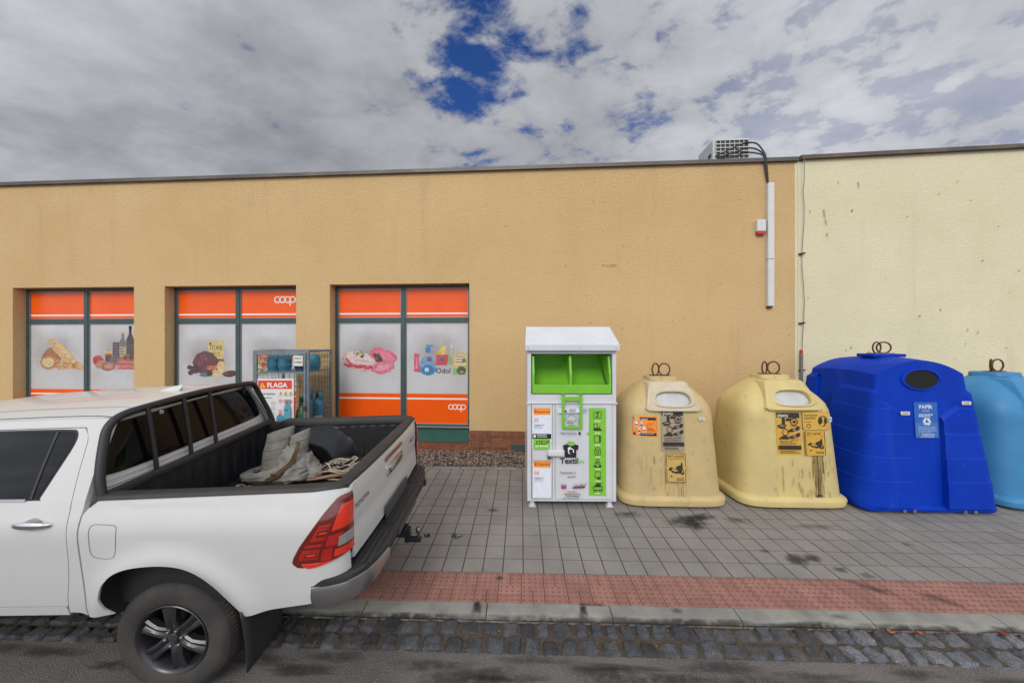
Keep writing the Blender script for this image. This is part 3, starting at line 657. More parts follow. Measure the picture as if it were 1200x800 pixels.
def halo(q0, q1, z0, z1, parent, cx, cz, seed):
    """the faded brownish smudge and drip lines printed round the picture"""
    m = MATS.get('halo') or stain_mat('halo', (.30,.24,.22), .55, 3, 0., .7); MATS['halo'] = m
    vs, tn, fs = [], [], []; n, rr = 40, 6; W_, H_ = (q1-q0)*.47, .52
    vs.append((cx, REC+.0288, cz+.08)); tn.append(1.)
    for r in range(1, rr+1):
        for i in range(n):
            t = 2*pi*i/n; k = r/rr*(1+.25*noise.noise((cos(t)*1.5+seed, sin(t)*1.5, .3)))
            vs.append((min(q1, max(q0, cx+W_*k*cos(t))), REC+.0288, cz+.08+H_*k*sin(t)*(1.1 if sin(t) > 0 else .75))); tn.append(max(0, 1-(r/rr))**1.1)
    fs = [(0, 1+i, 1+(i+1)%n) for i in range(n)]+[(1+r*n+i, 1+(r+1)*n+i, 1+(r+1)*n+(i+1)%n, 1+r*n+(i+1)%n) for r in range(rr-1) for i in range(n)]
    me = bpy.data.meshes.new('poster_fading'); me.from_pydata(vs, [], fs); me.attributes.new('tone','FLOAT','POINT').data.foreach_set('value', tn); me.materials.append(m)
    o = bpy.data.objects.new('poster_fading', me); COL.objects.link(o); o.parent = parent
    m = MATS.get('sunbleach') or stain_mat('sunbleach', (.58,.57,.57), .13, 2.5, 0., .6); MATS['sunbleach'] = m
    nx_, nz_ = 8, 8; vs = [(q0+(q1-q0)*i/nx_, REC+.0235, cz-.5+1.1*j/nz_) for j in range(nz_+1) for i in range(nx_+1)]
    tn = [min(1, .55+.6*j/nz_) if 0 < i < nx_ and 0 < j < nz_ else 0. for j in range(nz_+1) for i in range(nx_+1)]
    me = bpy.data.meshes.new('bleached_film'); me.from_pydata(vs, [], [(j*(nx_+1)+i, j*(nx_+1)+i+1, (j+1)*(nx_+1)+i+1, (j+1)*(nx_+1)+i) for j in range(nz_) for i in range(nx_)]); me.attributes.new('tone','FLOAT','POINT').data.foreach_set('value', tn); me.materials.append(m)
    o = bpy.data.objects.new('bleached_film', me); COL.objects.link(o); o.parent = parent
ART = [(food_bread, food_grocery), (food_choc, food_fruit), (food_meat, food_house)]
PANE_MID = [97.5/1, 279, 472.5]
for wi, (a, b) in enumerate(WIN):
    fr = MB(); y0, y1 = REC, REC+.07
    sm = [wp(100.5,400,REC)[0], wp(278.5,400,REC)[0], wp(472.5,400,REC)[0]][wi]
    zt = 2.22+(400-375)*6.6/385; zb = .535
    sl = a+.004; sr = b-.004
    # dark green profiles
    fr.box((sl,y0,zb),(sl+.05,y1,ZT-.004)); fr.box((sr-.05,y0,zb),(sr,y1,ZT-.004)); fr.box((sm-.045,y0-.004,zb),(sm+.045,y1,ZT-.055))
    fr.box((sl+.05,y0+.003,ZT-.055),(sr-.05,y1,ZT-.004)); fr.box((sl+.05,y0+.003,zt-.045),(sm-.045,y1,zt+.045)); fr.box((sm+.045,y0+.003,zt-.045),(sr-.05,y1,zt+.045)); fr.box((sl+.05,y0+.003,zb),(sm-.045,y1,zb+.03)); fr.box((sm+.045,y0+.003,zb),(sr-.05,y1,zb+.03))
    win = fr.build('window', M['frame'], bld, bevel=.004)
    tr = MB()
    for q0, q1 in ((sl+.05, sm-.045), (sm+.045, sr-.05)):
        for z0, z1 in ((zt+.045, ZT-.055), (zb+.03, zt-.045)):
            w = .018
            tr.box((q0,y0+.012,z0),(q0+w,y1,z1)); tr.box((q1-w,y0+.012,z0),(q1,y1,z1)); tr.box((q0+w,y0+.0135,z1-w),(q1-w,y1,z1)); tr.box((q0+w,y0+.0135,z0),(q1-w,y1,z0+w))
    tr.box((sl+.002,y0-.03,zb-.03),(sr-.002,y1,zb-.001))
    tr.build('glazing_bead', M['frame_al'], win, bevel=.003)
    for k, (q0, q1) in enumerate(((sl+.068, sm-.063), (sm+.063, sr-.068))):
        for up in (True, False):
            z0, z1 = (zt+.063, ZT-.073) if up else (zb+.048, zt-.063)
            pn = MB(); pn.box((q0-.002,y0+.03,z0-.002),(q1+.002,y0+.045,z1+.002))
            pane = pn.build('pane', M['film'] if not up else M['orange'], win)
            P = Print(lambda u, v, h: (u, REC+.03-.001-(h-.001)*.03, v), .0007)
            if up:
                P.rect(q0, z0+.055, q1, z0+.085, M['whitefilm'])
                if wi == 1 and k == 1: coop(P, q1-.485, z1-.19, .150, (226,226,222))
            else:
                zo = CH+(400-461)*6.6/385+.012*(2-wi)
                P.rect(q0, z0, q1, zo, M['orange']); P.rect(q0, zo-.115, q1, zo-.085, M['whitefilm'])
                if wi == 2 and k == 1:
                    coop(P, q1-.34, zo-.26, .115, (230,230,226)); P.ell(q0+.36, zo-.62, .012, .02, (226,200,180), 0, .3)
                cx = (q0+q1)/2+(.05 if (wi, k) == (0,1) else .0); cz = [1.86,1.76,1.86][wi]
                halo(q0, q1, z0, z1, pane, cx := (q0+q1)/2+(.05 if (wi, k) == (0,1) else .0), [1.86,1.76,1.86][wi], wi*2+k); ART_ON[0] = True
                rn = random.Random(wi*7+k)
                for i in range(9):
                    x = cx+rn.uniform(-.28,.28); t = cz-.14+rn.uniform(.25,.62); P.rect(x, t-rn.uniform(.12,.4), x+.005, t, (206,198,190))
                ART[wi][k](P, cx, cz, (1.12, .96)[k] if wi == 0 else (.96 if wi == 1 else (1.0, .94)[k]))
            ART_ON[0] = False; P.build('poster_print', pane)
    mb = MB(); mb.box((sl+.002,y0+.02,.215),(sr-.002,y1+.02,zb-.03)); mb.build('sill_panel', M['green_panel'], win)
    bricks(a+.003, b-.003, .04, .212, -.012, .34, bld, 'window_sill', .3)
    # dark room behind so nothing shows through
    mb = MB(); mb.box((sl,y1+.03,ZB),(sr,y1+.05,ZT)); mb.build('blind', M['black'], win)

v_s, v_z = wp(608, 524)
vt = thing('wall_vent', 'small slatted grey vent in the brick plinth beside the clothing container', 'vent', (0,WY,0), -TW)
mb = MB(); mb.box((v_s-.15,-.040,v_z-.07),(v_s+.16,-.023,v_z+.075)); mb.build('vent_plate', M['vent'], vt, bevel=.004)
mb = MB()
for i in range(5):
    for j in range(2): mb.box((v_s-.135+j*.145,-.048,v_z-.055+i*.025),(v_s-.005+j*.145,-.039,v_z-.043+i*.025))
mb.build('slats', M['vent'], vt)

# cream building next door
cb = thing('neighbour_building', 'cream rendered building adjoining the orange shop on the right', 'building', (0, WY, 0), -TW)
CR = 26.
mb = MB()
def cz_(x): return RZ+.012+max(0,(x-S_R))*.021
mb.grid(lambda a, b: (S_R+.004+(CR-S_R)*a, -.012, -.1+(cz_(S_R+(CR-S_R)*a)+.1)*b), 8, 4)
mb.add([(S_R+.004,-.012,-.1),(S_R+.004,.4,-.1),(S_R+.004,.4,cz_(S_R)),(S_R+.004,-.012,cz_(S_R))], [(3,2,1,0)])
mb.add([(CR,-.012,-.1),(CR,12,-.1),(CR,12,cz_(CR)),(CR,-.012,cz_(CR))], [(0,1,2,3)]); mb.add([(S_R,12,-.1),(CR,12,-.1),(CR,12,cz_(CR)),(S_R,12,cz_(S_R))], [(3,2,1,0)])
mb.build('wall', M['stucco_cream'], cb)
mb = MB(); mb.grid(lambda a, b: (S_R+(CR-S_R)*a, .3+11.7*b, cz_(S_R+(CR-S_R)*a)-.03), 4, 2); mb.build('roof', M['roofing'], cb)
mb = MB()
for i in range(10):
    x0 = S_R+.02+(CR-S_R)*i/10; x1 = S_R+.02+(CR-S_R)*(i+1)/10
    za, zc = cz_(x0), cz_(x1)
    vs = [(x0,-.075,za-.03),(x1,-.075,zc-.03),(x1,.35,zc-.03),(x0,.35,za-.03),(x0,-.075,za+.035),(x1,-.075,zc+.035),(x1,.35,zc+.04),(x0,.35,za+.04)]
    mb.add(vs, [(0,3,2,1),(4,5,6,7),(0,1,5,4),(2,3,7,6)]+([(3,0,4,7)] if i == 0 else [])+([(1,2,6,5)] if i == 9 else []))
mb.build('coping', M['coping_rust'], cb)
# rust drips and chips on the cream render
P = Print(lambda u, v, h: (u, -.012-h, v))
rn = random.Random(5)
for i in range(26):
    px, py = rn.uniform(945,1195), rn.uniform(200,420); s_, z_ = wp(px, py)
    P.ell(s_, z_, rn.uniform(.006,.02), rn.uniform(.006,.03), [(176,152,112),(160,120,90),(196,176,136)][i%3], 0, .4, 9, i)
for px, py, l in ((963,246,.16),(1003,214,.1),(965,258,.1)):
    s_, z_ = wp(px, py); P.poly([(s_,z_),(s_+.02,z_),(s_+.04,z_-l),(s_+.03,z_-l)], (180,140,112))
P.build('render_weathering', cb)
P = Print(lambda u, v, h: (u, -h, v))
for i in range(34):
    px, py = rn.uniform(560,925), rn.uniform(205,425); s_, z_ = wp(px, py)
    P.ell(s_, z_, rn.uniform(.004,.012), rn.uniform(.004,.014), [(150,108,70),(132,92,60),(168,124,84)][i%3], 0, .4, 8, i)
for px in range(706, 722, 3):
    s_, z_ = wp(px, 311); P.ell(s_, z_, .02, .008, (122,88,62), 0, .5, 9, px)
P.build('stucco_weathering', bld)

# conduit, siren, lightning conductor, AC
def wall_thing(n, l, c): return thing(n, l, c, (0, WY, 0), -TW)
t = wall_thing('cable_duct', 'long white plastic cable duct fixed upright on the orange wall', 'cable duct')
(c0, zt_), (c1, zb_) = wp(897, 216), wp(905, 359)
mb = MB(); mb.box((c0,-.075,zb_+.85),(c1-.012,-.001,zt_)); mb.build('duct_cover', M['whitepl'], t, bevel=.008)
mb = MB(); mb.box((c0,-.075,zb_),(c1-.012,-.001,zb_+.843)); mb.build('duct_cover', M['whitepl'], t, bevel=.008)
mb = MB(); mb.box((c0+.015,-.05,zb_-.03),(c1-.03,-.001,zb_-.001)); mb.build('duct_end', M['strap'], t)
cbl = MB()
ac_s0, ac_s1 = 3.93, 4.57
for i, (dx, h) in enumerate(((0,.30),(.02,.2),(.035,.12))):
    x1 = c0+.03+dx
    pts = [(x1-.02*i, -.03, zt_-.02), (x1-.03-.03*i, -.04, zt_+.25), (x1-.06-.03*i, -.06, RZ+.08), (x1-.16-.05*i, .02, RZ+h+.05), (x1-.30-.04*i,.12,RZ+h+.12), (x1-.45,.18,RZ+h+.08), (x1-.95,.16,RZ+.14)]
    fine_ = []
    for q in range(len(pts)-1):
        for e in range(4): fine_.append(Vector(pts[q]).lerp(Vector(pts[q+1]), e/4))
    for _ in range(2): fine_ = [fine_[0]]+[(fine_[k-1]+fine_[k]*2+fine_[k+1])/4 for k in range(1, len(fine_)-1)]+[fine_[-1]]
    cbl.tube(fine_, .014, 6)
o = cbl.build('refrigerant_pipes', M['cable'], t, smooth=60)
t = wall_thing('alarm_siren', 'small white alarm siren box with red lens beside the cable duct', 'alarm siren')
s0, za = wp(884.5, 259); s1, zb1 = wp(895, 275.5)
mb = MB(); mb.box((s0,-.075,zb1+.05),(s1-.005,-.001,za)); mb.build('housing', M['whitepl'], t, bevel=.012)
mb = MB(); mb.box((s0+.012,-.068,zb1),(s1-.012,-.004,zb1+.049)); mb.build('lens', M['alarmred'], t, bevel=.006)
t = wall_thing('lightning_conductor', 'thin grey lightning conductor wire running down the joint of the walls', 'lightning conductor')
s_, _ = wp(937.5)
pts = [(s_+.005,-.09,RZ+.05),(s_+.01,-.08,RZ-.4)]+[(s_+.015+.022*sin(i*1.1),-.05,RZ-.6-i*.28) for i in range(9)]+[(s_-.0,-.05,2.2),(s_,-.05,1.9)]
mb = MB(); mb.tube(pts, .006, 6); mb.build('wire', M['galv'], t, smooth=60)
mb = MB(); mb.tube([(s_-.015,-.05,.1),(s_-.015,-.05,2.0)], .025, 8); mb.build('protection_angle', M['galv'], t, smooth=60)
mb = MB(); mb.tube([(s_-.015,-.05,1.98),(s_-.015,-.05,2.07)], .022, 8); mb.build('red_tip', M['alarmred'], t)
for z in (RZ-.02, 3.8, 2.55, 1.7):
    mb = MB(); mb.box((s_-.04,-.058,z-.012),(s_+.035,-.002,z+.012)); mb.tube([(s_-.04,-.055,z),(s_+.04,-.065,z+.01)], .012, 6); mb.build('clamp', M['rust'], t)
mb = MB(); mb.box((S_R-.045,-.006,.5),(S_R+.03,-.0005,RZ-.05)); mb.build('joint_strip', M['stucco_cream'], bld)

t = wall_thing('air_conditioner', 'grey air conditioner unit with wire grille on the shop roof edge', 'air conditioner')
t.location = (0, WY, RZ); y_f, y_b = .28, .85; h0, h1 = .09, .60
a0, a1 = 3.86, 4.55
mb = MB(); mb.box((a0,y_f,h0),(a1,y_b,h1)); mb.build('casing', M['acgrey'], t, bevel=.02)
mb = MB(); mb.box((a0+.05,y_f-.006,h0+.04),(a1-.03,y_f+.002,h1-.03)); mb.build('coil', M['acdark'], t)
mb = MB()
for i in range(8): x = a0+.05+(a1-a0-.09)*i/7; mb.box((x-.006,y_f-.016,h0+.03),(x+.006,y_f-.008,h1-.02))
for i in range(7): z = h0+.04+(h1-h0-.08)*i/6; mb.box((a0+.04,y_f-.022,z-.008),(a1-.02,y_f-.014,z+.008))
mb.build('grille', M['acgrey'], t)
mb = MB(); mb.box((a0-.004,y_f+.06,h0+.2),(a0+.002,y_f+.17,h0+.27)); mb.build('side_handle', M['acdark'], t)
for x in (a0+.06, a1-.12):
    mb = MB(); mb.box((x,y_f-.02,-.02),(x+.06,y_b+.02,h0)); mb.build('foot', M['acdark'], t)
# ------------------------------------------------------------------ clothing container
def street_loc(X, Y): return (X, Y, gz(X, Y))
CW, CD = 1.137, .95
tx = thing('clothing_container', 'white metal textile container with open green hatch and printed doors', 'clothing container', street_loc(.197+CW/2, 4.21), -.012)
hw = CW/2
def bx(mb, *a, mi=0): mb.box(a[:3], a[3:], mi); return mb
mb = MB()                                                                # carcass: frame round the hatch and doors, sides, back
zb0, zf, zh0, zh1, zt_ = .085, 1.345, 1.455, 1.975, 2.02
bx(mb, -hw, .0, zb0, -hw+.05, CD, zt_); bx(mb, hw-.05, 0, zb0, hw, CD, zt_)
bx(mb, -hw+.05, CD-.02, zb0, hw-.05, CD, zt_); bx(mb, -hw+.05, 0, zb0, hw-.05, CD-.02, zb0+.03)
bx(mb, -hw+.05, .0, zf+.004, hw-.05, .03, zh0); bx(mb, -hw+.05, .0, zh1, hw-.05, .03, zt_)
bx(mb, -hw-.012, -.018, zf-.012, hw+.012, -.001, zf+.012)
mb.build('body', M['white'], tx, bevel=.004)
mb = MB(); vs = []                                                       # sloping hood with a folded drip edge
pr = [(-.055,2.015),(-.055,2.095),(.33,2.335),(CD+.03,2.335),(CD+.03,2.02)]
for x in (-hw-.03, hw+.03): vs += [(x*(1 if y < .1 else .965), y, z) for y, z in pr]
mb.add(vs, [(0,1,6,5),(1,2,7,6),(2,3,8,7),(3,4,9,8),(4,0,5,9),(0,4,3,2,1),(5,6,7,8,9)])
mb.build('hood', M['white'], tx, bevel=.006)
mb = MB()
for x in (-hw+.01, hw-.02, .1):
    mb = MB(); mb.lathe([(.006,-.004),(.006,0)], (x,-.055,2.045), 'y', 8); mb.build('rivet', M['rust'], tx)
# green drawer: lip, cheeks, divider, curved trough
dl, dr = -hw+.062, hw-.066
mb = MB()
def trough(a, b): # curve from the lip inwards and up
    y = .02+.46*sin(a*pi/2)**.9; z = zh0+.055+.0*a+.50*(1-cos(a*pi/2))**1.1
    return (dl+.002+(dr-dl-.004)*b, y, z)
mb.grid(lambda u, v: trough(v, u), 2, 14)
mb.build('hatch_trough', M['green'], tx, smooth=50)
mb = MB(); bx(mb, dl, -.012, zh0+.012, dr, .02, zh0+.125)
for x in (dl, dr-.03, -.028):
    pts = [(0,zh0+.125),(0,zh0+.26),(.06,zh1-.03),(.40,zh1-.02),(.48,zh0+.45),(.02,zh0+.06)]
    vs = [(x, -.010+y, z) for y, z in pts]+[(x+.03, -.010+y, z) for y, z in pts]; n = len(pts)
    mb.add(vs, [tuple(range(n-1,-1,-1)), tuple(range(n,2*n))]+[(i,(i+1)%n,n+(i+1)%n,n+i) for i in range(n)])
mb.build('hatch_drawer', M['green'], tx, bevel=.004)
mb = MB(); bx(mb, -hw+.05, .50, zh0-.06, hw-.05, .52, zh1); bx(mb, -hw+.051, .03, zh0-.05, hw-.051, .52, zh0-.04); mb.build('hatch_back', M['green'], tx)
mb = MB()                                                                # green pull handle hanging from the drawer
hx0, hx1 = -.135, .125
for x in (hx0, hx1-.036): mb.box((x,-.062,1.03),(x+.036,-.045,zh0+.015)); mb.box((x,-.062,zh0-.005),(x+.036,-.010,zh0+.015))
mb.box((hx0+.0365,-.060,1.03),(hx1-.0365,-.047,1.065)); mb.box((hx0+.0365,-.060,zh0-.075),(hx1-.0365,-.047,zh0-.02))
mb.build('pull_handle', M['green'], tx, bevel=.004)
# two doors
def door(x0, x1, parts=()):
    mb = MB(); mb.box((x0,-.014,zb0+.035),(x1,.016,zf-.02)); return mb.build('door', M['white'], tx, bevel=.005)
d1 = door(-hw+.055, -.248); d2 = door(-.212, hw-.055)
mb = MB(); mb.box((-.244,-.006,zb0+.035),(-.216,.017,zf-.02)); mb.build('door_post', M['white'], tx)
mb = MB(); mb.box((-hw+.05,.018,zb0+.03),(hw-.05,.03,zf)); mb.build('door_gap', M['seal'], tx)
P = Print(lambda u, v, h: (u, -.014-h, v), .0006)
lx0, lx1 = -hw+.068, -.262; ink = (40,40,46); orn = (240,150,50); lw = lx1-lx0
for zc in (1.25, .58):
    P.rect(lx0, zc-(.40 if zc > 1 else .44), lx1, zc+.0, (222,226,234)); P.rect(lx0+.012, zc-.055, lx1-.012, zc+.035, orn); P.ell(lx0+.035, zc-.01, .014, .018, (200,60,30))
    P.text('Bezpecnostni' if zc > 1 else 'Zodpovedny', lx0+.055, zc-.028, .03, (110,50,20), .008, wmax=lw*.72)
    P.text('01' if zc > 1 else '02', lx0+.02, zc-.145, .045, (236,120,30), .02); P.lines(lx0+.02, lx1-.08, zc-.185, 3, .02, .007, (120,140,170), 4)
    P.line(lx0+.02, zc-.19, lx1-.14, zc-.19, .004, (90,130,180))
P.rect(lx0-.004, .895, lx1-.004, .955, (24,24,28)); P.rect(lx0+.01, .908, lx0+.04, .944, (220,220,220)); P.lines(lx0+.055, lx1-.02, .936, 2, .022, .009, (220,220,222), 6)
P.rect(lx0+.008, .765, lx1-.02, .893, (126,196,50)); P.text('VYKUP', lx0+.03, .825, .05, (16,20,14), .012, wmax=lw*.72, slant=.25); P.line(lx0+.02,.818,lx1-.06,.83,.005,(16,20,14)); P.lines(lx0+.03, lx1-.03, .79, 1, .02, .022, (200,230,170), 8)
P.frame(lx0-.006, .585, lx1+.004, .755, .003, (150,154,160))
P.frame(lx0-.006, .135, lx1+.004, .62, .003, (150,154,160)); P.build('door_print', d1)
P = Print(lambda u, v, h: (u, -.014-h, v), .0006)
gx0, gx1 = .215, .435
P.rect(gx0, .165, gx1, 1.285, (126,192,56)); P.poly([(gx0+.004,.925),(gx0-.035,.955),(gx0+.004,.985)], (126,192,56))
dk = (34,52,24)
for i in range(7):                                                       # line icons: clothes, shoe, book, bag, toy, box, car
    z = 1.195-i*.152; x = (gx0+gx1)/2; P.rect(x-.035,z-.085,x+.035,z-.070,(206,232,180)); w = .006
    if i == 0: P.frame(x-.05,z-.04,x-.004,z+.045,w,dk); P.frame(x+.004,z-.04,x+.05,z+.045,w,dk); P.poly([(x-.02,z-.04),(x-.004,z-.04),(x-.004,z+.03)],dk); P.poly([(x+.004,z+.05),(x-.02,z+.02),(x+.02,z+.02)],dk)
    elif i == 1: P.frame(x-.05,z-.04,x,z+.045,w,dk); P.poly([(x-.05,z-.045),(x+.05,z-.045),(x+.05,z-.025),(x+.01,z-.01),(x-.05,z-.01)],dk); P.rect(x+.02,z-.01,x+.03,z+.01,dk)
    elif i == 2: P.frame(x-.045,z-.045,x+.04,z+.045,w,dk); P.rect(x+.02,z-.04,x+.04,z+.04,dk)
    elif i == 3: P.ring(x,z+.02,.03,w,dk,0,180); P.frame(x-.04,z-.05,x+.04,z+.02,w,dk); P.ring(x,z-.015,.018,w,dk)
    elif i == 4: P.ring(x,z+.03,.02,w,dk); P.ring(x,z-.02,.035,w,dk); P.ell(x-.03,z-.04,.02,.012,dk); P.ell(x+.03,z-.04,.02,.012,dk); P.line(x-.02,z+.005,x+.025,z-.02,w,dk)
    elif i == 5: P.frame(x-.035,z-.03,x+.035,z+.05,w,dk); P.rect(x-.01,z-.05,x+.035,z-.03,dk)
    else: P.frame(x-.06,z-.04,x+.06,z+.01,w,dk); P.ring(x-.03,z-.045,.016,w,dk); P.ring(x+.035,z-.045,.016,w,dk); P.poly([(x-.045,z+.01),(x-.02,z+.04),(x+.03,z+.04),(x+.045,z+.01)],dk); P.rect(x-.02,z+.045,x+.05,z+.055,dk)
P.text('Textil', -.155, .585, .072, (26,26,32), .022); P.text('Eco', .052, .592, .048, (120,190,70), .005)
sx, sz = -.018, .745
P.poly([(sx-.075,sz-.085),(sx+.07,sz-.085),(sx+.07,sz+.02),(sx+.09,sz+.012),(sx+.10,sz+.07),(sx+.045,sz+.085),(sx-.045,sz+.085),(sx-.10,sz+.07),(sx-.09,sz+.01),(sx-.075,sz+.02)], (28,28,34))
P.poly([(sx-.05,sz+.085),(sx-.03,sz+.12),(sx+.05,sz+.11),(sx+.05,sz+.075),(sx,sz+.06)], (120,190,70)); P.ring(sx+.002,sz-.005,.033,.013,(226,230,236),-30,250); P.ell(sx-.02,sz+.035,.022,.012,(226,230,236),.6)
P.text('Vymenite si', -.155, .455, .030, ink, .004); P.text('textil', -.06, .405, .030, ink, .004); P.text('?', .035, .405, .03, ink, .004)
P.rect(-.14,.265,-.075,.32,(206,52,48)); P.rect(-.14,.285,-.075,.30,(60,80,160)); P.rect(-.13,.30,-.085,.315,(120,160,220))
P.poly([(.0,.27),(.15,.275),(.17,.305),(.01,.29)], (90,60,110)); P.text('Charita', .015, .295, .03, (200,60,60), .008); P.rect(.10,.30,.14,.325,(80,160,80)); P.line(.15,.30,.18,.345,.008,(210,60,50))
P.lines(-.06,.10,.225,1,.03,.008,(110,100,110),2); P.lines(-.10,.12,.195,1,.03,.012,(150,110,60),3); P.lines(-.08,.10,.17,1,.03,.012,(90,90,120),4); P.lines(-.12,.14,.145,1,.03,.008,(120,120,130),5)
P.rect(-.185,1.225,.10,1.285,(214,220,230)); P.rect(-.12,1.235,-.085,1.265,(200,40,50)); P.rect(-.085,1.235,-.07,1.265,(50,70,150)); P.lines(-.04,.06,1.265,2,.022,.010,(70,80,110),12); P.lines(.13,.20,1.27,3,.017,.007,(110,130,170),14)
P.frame(-.11,1.055,.09,1.235,.003,(120,128,150)); P.line(-.10,1.15,-.01,1.215,.005,(90,96,110)); P.line(-.01,1.215,.08,1.15,.005,(90,96,110)); P.line(-.10,1.15,-.10,1.08,.005,(90,96,110)); P.line(.08,1.15,.08,1.08,.005,(90,96,110))
P.text('Pokyny zde', -.085, 1.12, .022, ink, .003, wmax=.15); P.lines(-.07,.06,1.10,1,.02,.010,ink,15); P.lines(-.05,.04,1.068,1,.02,.008,ink,16)
P.text('TEXTILECO', -.155, .957, .028, ink, .006, wmax=.23); P.rect(.075,.955,.105,.99,ink)
P.build('door_print', d2)
mb = MB(); bx(mb, -.31, -.075, .685, -.105, -.016, .755); lt = mb.build('lock_bar', M['whitepl'], tx, bevel=.01)
mb = MB(); bx(mb, -.315, -.035, .635, -.265, -.0145, .69); mb.build('lock', M['vent'], tx, bevel=.004)
for x in (-hw+.04, hw-.10):
    for y in (.04, CD-.10):
        mb = MB(); bx(mb, x, y, .012, x+.05, y+.05, zb0+.002); bx(mb, x-.02, y-.02, 0, x+.07, y+.07, .012); mb.build('leg', M['white'], tx)

# ------------------------------------------------------------------ bell-shaped recycling bins
def sup(hx, hy, n, k=64):
    g = []
    for i in range(k):
        t = 2*pi*i/k; c, s = cos(t), sin(t)
        g.append((hx*math.copysign(abs(c)**(2/n), c), hy*math.copysign(abs(s)**(2/n), s)))
    return g
class Bell:
    def __init__(s, kx=1., ky=1., kz=1.):
        s.prof = [(.135,.655,.485,5),(.5,.635,.465,4.6),(.9,.610,.440,4.3),(1.12,.600,.428,4.2),(1.20,.592,.416,4),(1.28,.568,.390,3.8),(1.36,.515,.345,3.4),(1.44,.435,.288,3.0),(1.515,.338,.230,2.7),(1.57,.235,.178,2.5),(1.588,.205,.160,2.5)]
        s.prof = [(z*kz, hx*kx, hy*ky, n) for z, hx, hy, n in s.prof]
        s.kx, s.ky, s.kz = kx, ky, kz
    def at(s, z):
        p = s.prof
        if z <= p[0][0]: return p[0][1:]
        for a, b in zip(p, p[1:]):
            if z <= b[0]:
                t = (z-a[0])/(b[0]-a[0]); return tuple(a[i]+(b[i]-a[i])*t for i in (1,2,3))
        return p[-1][1:]
    def front(s, x, z):
        hx, hy, n = s.at(z); return -hy*max(0, 1-min(.999, abs(x)/hx)**n)**(1/n)
    def make(s, root, body_m, hood_m, cap_m=None, seed=0):
        kx, ky, kz = s.kx, s.ky, s.kz
        mb = MB(); rg = []
        zs = []
        for a, b in zip(s.prof, s.prof[1:]):
            m_ = max(1, int((b[0]-a[0])/.04)); zs += [a[0]+(b[0]-a[0])*i/m_ for i in range(m_)]
        zs.append(s.prof[-1][0])
        for z in zs:
            hx, hy, n = s.at(z); g = []
            for x, y in sup(hx, hy, n, 72):
                q = noise.noise((x*2.2+seed*7, y*2.2, z*2.2))*.006; r = math.hypot(x, y)+1e-6
                g.append((x*(1+q/r), y*(1+q/r), z))
            rg.append(g)
        mb.rings(rg); mb.build('body', body_m, root, smooth=40)
        mb = MB(); B = [(0.0,.655,.48),(.016,.672,.498),(.020,.698,.524),(.085,.708,.533),(.105,.700,.526),(.128,.668,.497),(.136,.655,.485)]
        mb.rings([[(x, y, z*kz) for x, y in sup(hx*kx, hy*ky, 5.5, 72)] for z, hx, hy in B]); mb.build('base_rim', body_m, root, smooth=50)
        mb = MB(); mb.rings([[(x, y, z) for x, y in sup(hx*kx, hy*ky, 4, 40)] for z, hx, hy in ((1.58*kz,.215,.165),(1.625*kz,.205,.158),(1.630*kz,.195,.15))]); mb.build('top_cap', cap_m or body_m, root, smooth=40)
        mb = MB(); bx(mb, -.14*kx, -.035, 1.63*kz, .14*kx, .035, 1.642*kz); mb.build('lifting_plate', M['rust'], root)
        for sx, ry in ((-.062, .55), (.062, -.25)):
            mb = MB(); pts = []
            for i in range(24):
                t = 2*pi*i/24; x, z = .072*cos(t), .085*sin(t); pts.append((sx+x*cos(ry), x*sin(ry), 1.72*kz+z))
            mb.tube(pts, .0105, 8, closed=True); mb.build('lifting_ring', M['rust'], root, smooth=60)
        # hood: a sloping prow with a stadium-shaped slot and its flap
        zb_, zt_ = 1.215*kz, 1.575*kz; yb, yt = -.438*ky, -.235*ky; wb, wt = .36*kx, .255*kx
        def face(u, v, h=0.):        # u -1..1, v 0..1 on the inclined face, h outwards
            w = wb+(wt-wb)*v; y = yb+(yt-yb)*v - .028*(1-abs(u)**2.5); z = zb_+(zt_-zb_)*v
            return (u*w, y-h*.87, z+h*.5)
        k = 48; cu, cv, a_, b_ = 0.04, .40, .70, .235
        def stad(t, q=1.):
            c, s_ = cos(t), sin(t); n = 4.5 if True else 2
            return (cu+q*a_*math.copysign(abs(c)**(2/3.2), c), cv+q*b_*math.copysign(abs(s_)**(2/2.3), s_))
        def rim(t):
            c, s_ = cos(t), sin(t); m_ = max(abs(c), abs(s_)); return (c/m_, .5+.5*s_/m_)
        T = [2*pi*(i+.5)/k for i in range(k)]
        mb = MB(); rg = []
        r0 = []
        for t in T:                 # skirt buried in the body
            u, v = rim(t); x, y, z = face(u, v); r0.append((x*1.02, y+.16*ky, z-.02*(1 if v < .02 else 0)))
        rg.append(r0); rg.append([face(*rim(t)) for t in T])
        rg.append([face(*[p+(q-p)*.12 for p, q in zip(rim(t), stad(t, 1.28))], .010) for t in T])
        rg.append([face(*stad(t, 1.30), .012) for t in T]); rg.append([face(*stad(t, 1.20), .028) for t in T]); rg.append([face(*stad(t, 1.06), .028) for t in T]); rg.append([face(*stad(t), .012) for t in T]); rg.append([face(*stad(t), -.03) for t in T])
        mb.rings(rg, cap0=False, cap1=False); hd = mb.build('hood', hood_m, root, smooth=38)
        mb = MB(); mb.rings([[face(*stad(t, .98), -.024) for t in T], [face(*stad(t, .55), -.020) for t in T]], cap0=False); mb.build('flap', M['flap'], hd, smooth=60)
        P = Print(lambda u, v, h: (u, -.0+s.front(u, v)-h, v), .0006, .0015); P.line(-.36*kx, 1.195*kz, .38*kx, 1.195*kz, .006, (70,56,34)); P.build('hood_seam', root)
    def printer(s, dx=0): return Print(lambda u, v, h: (u, s.front(u, v)-h, v), .0006, .0025)
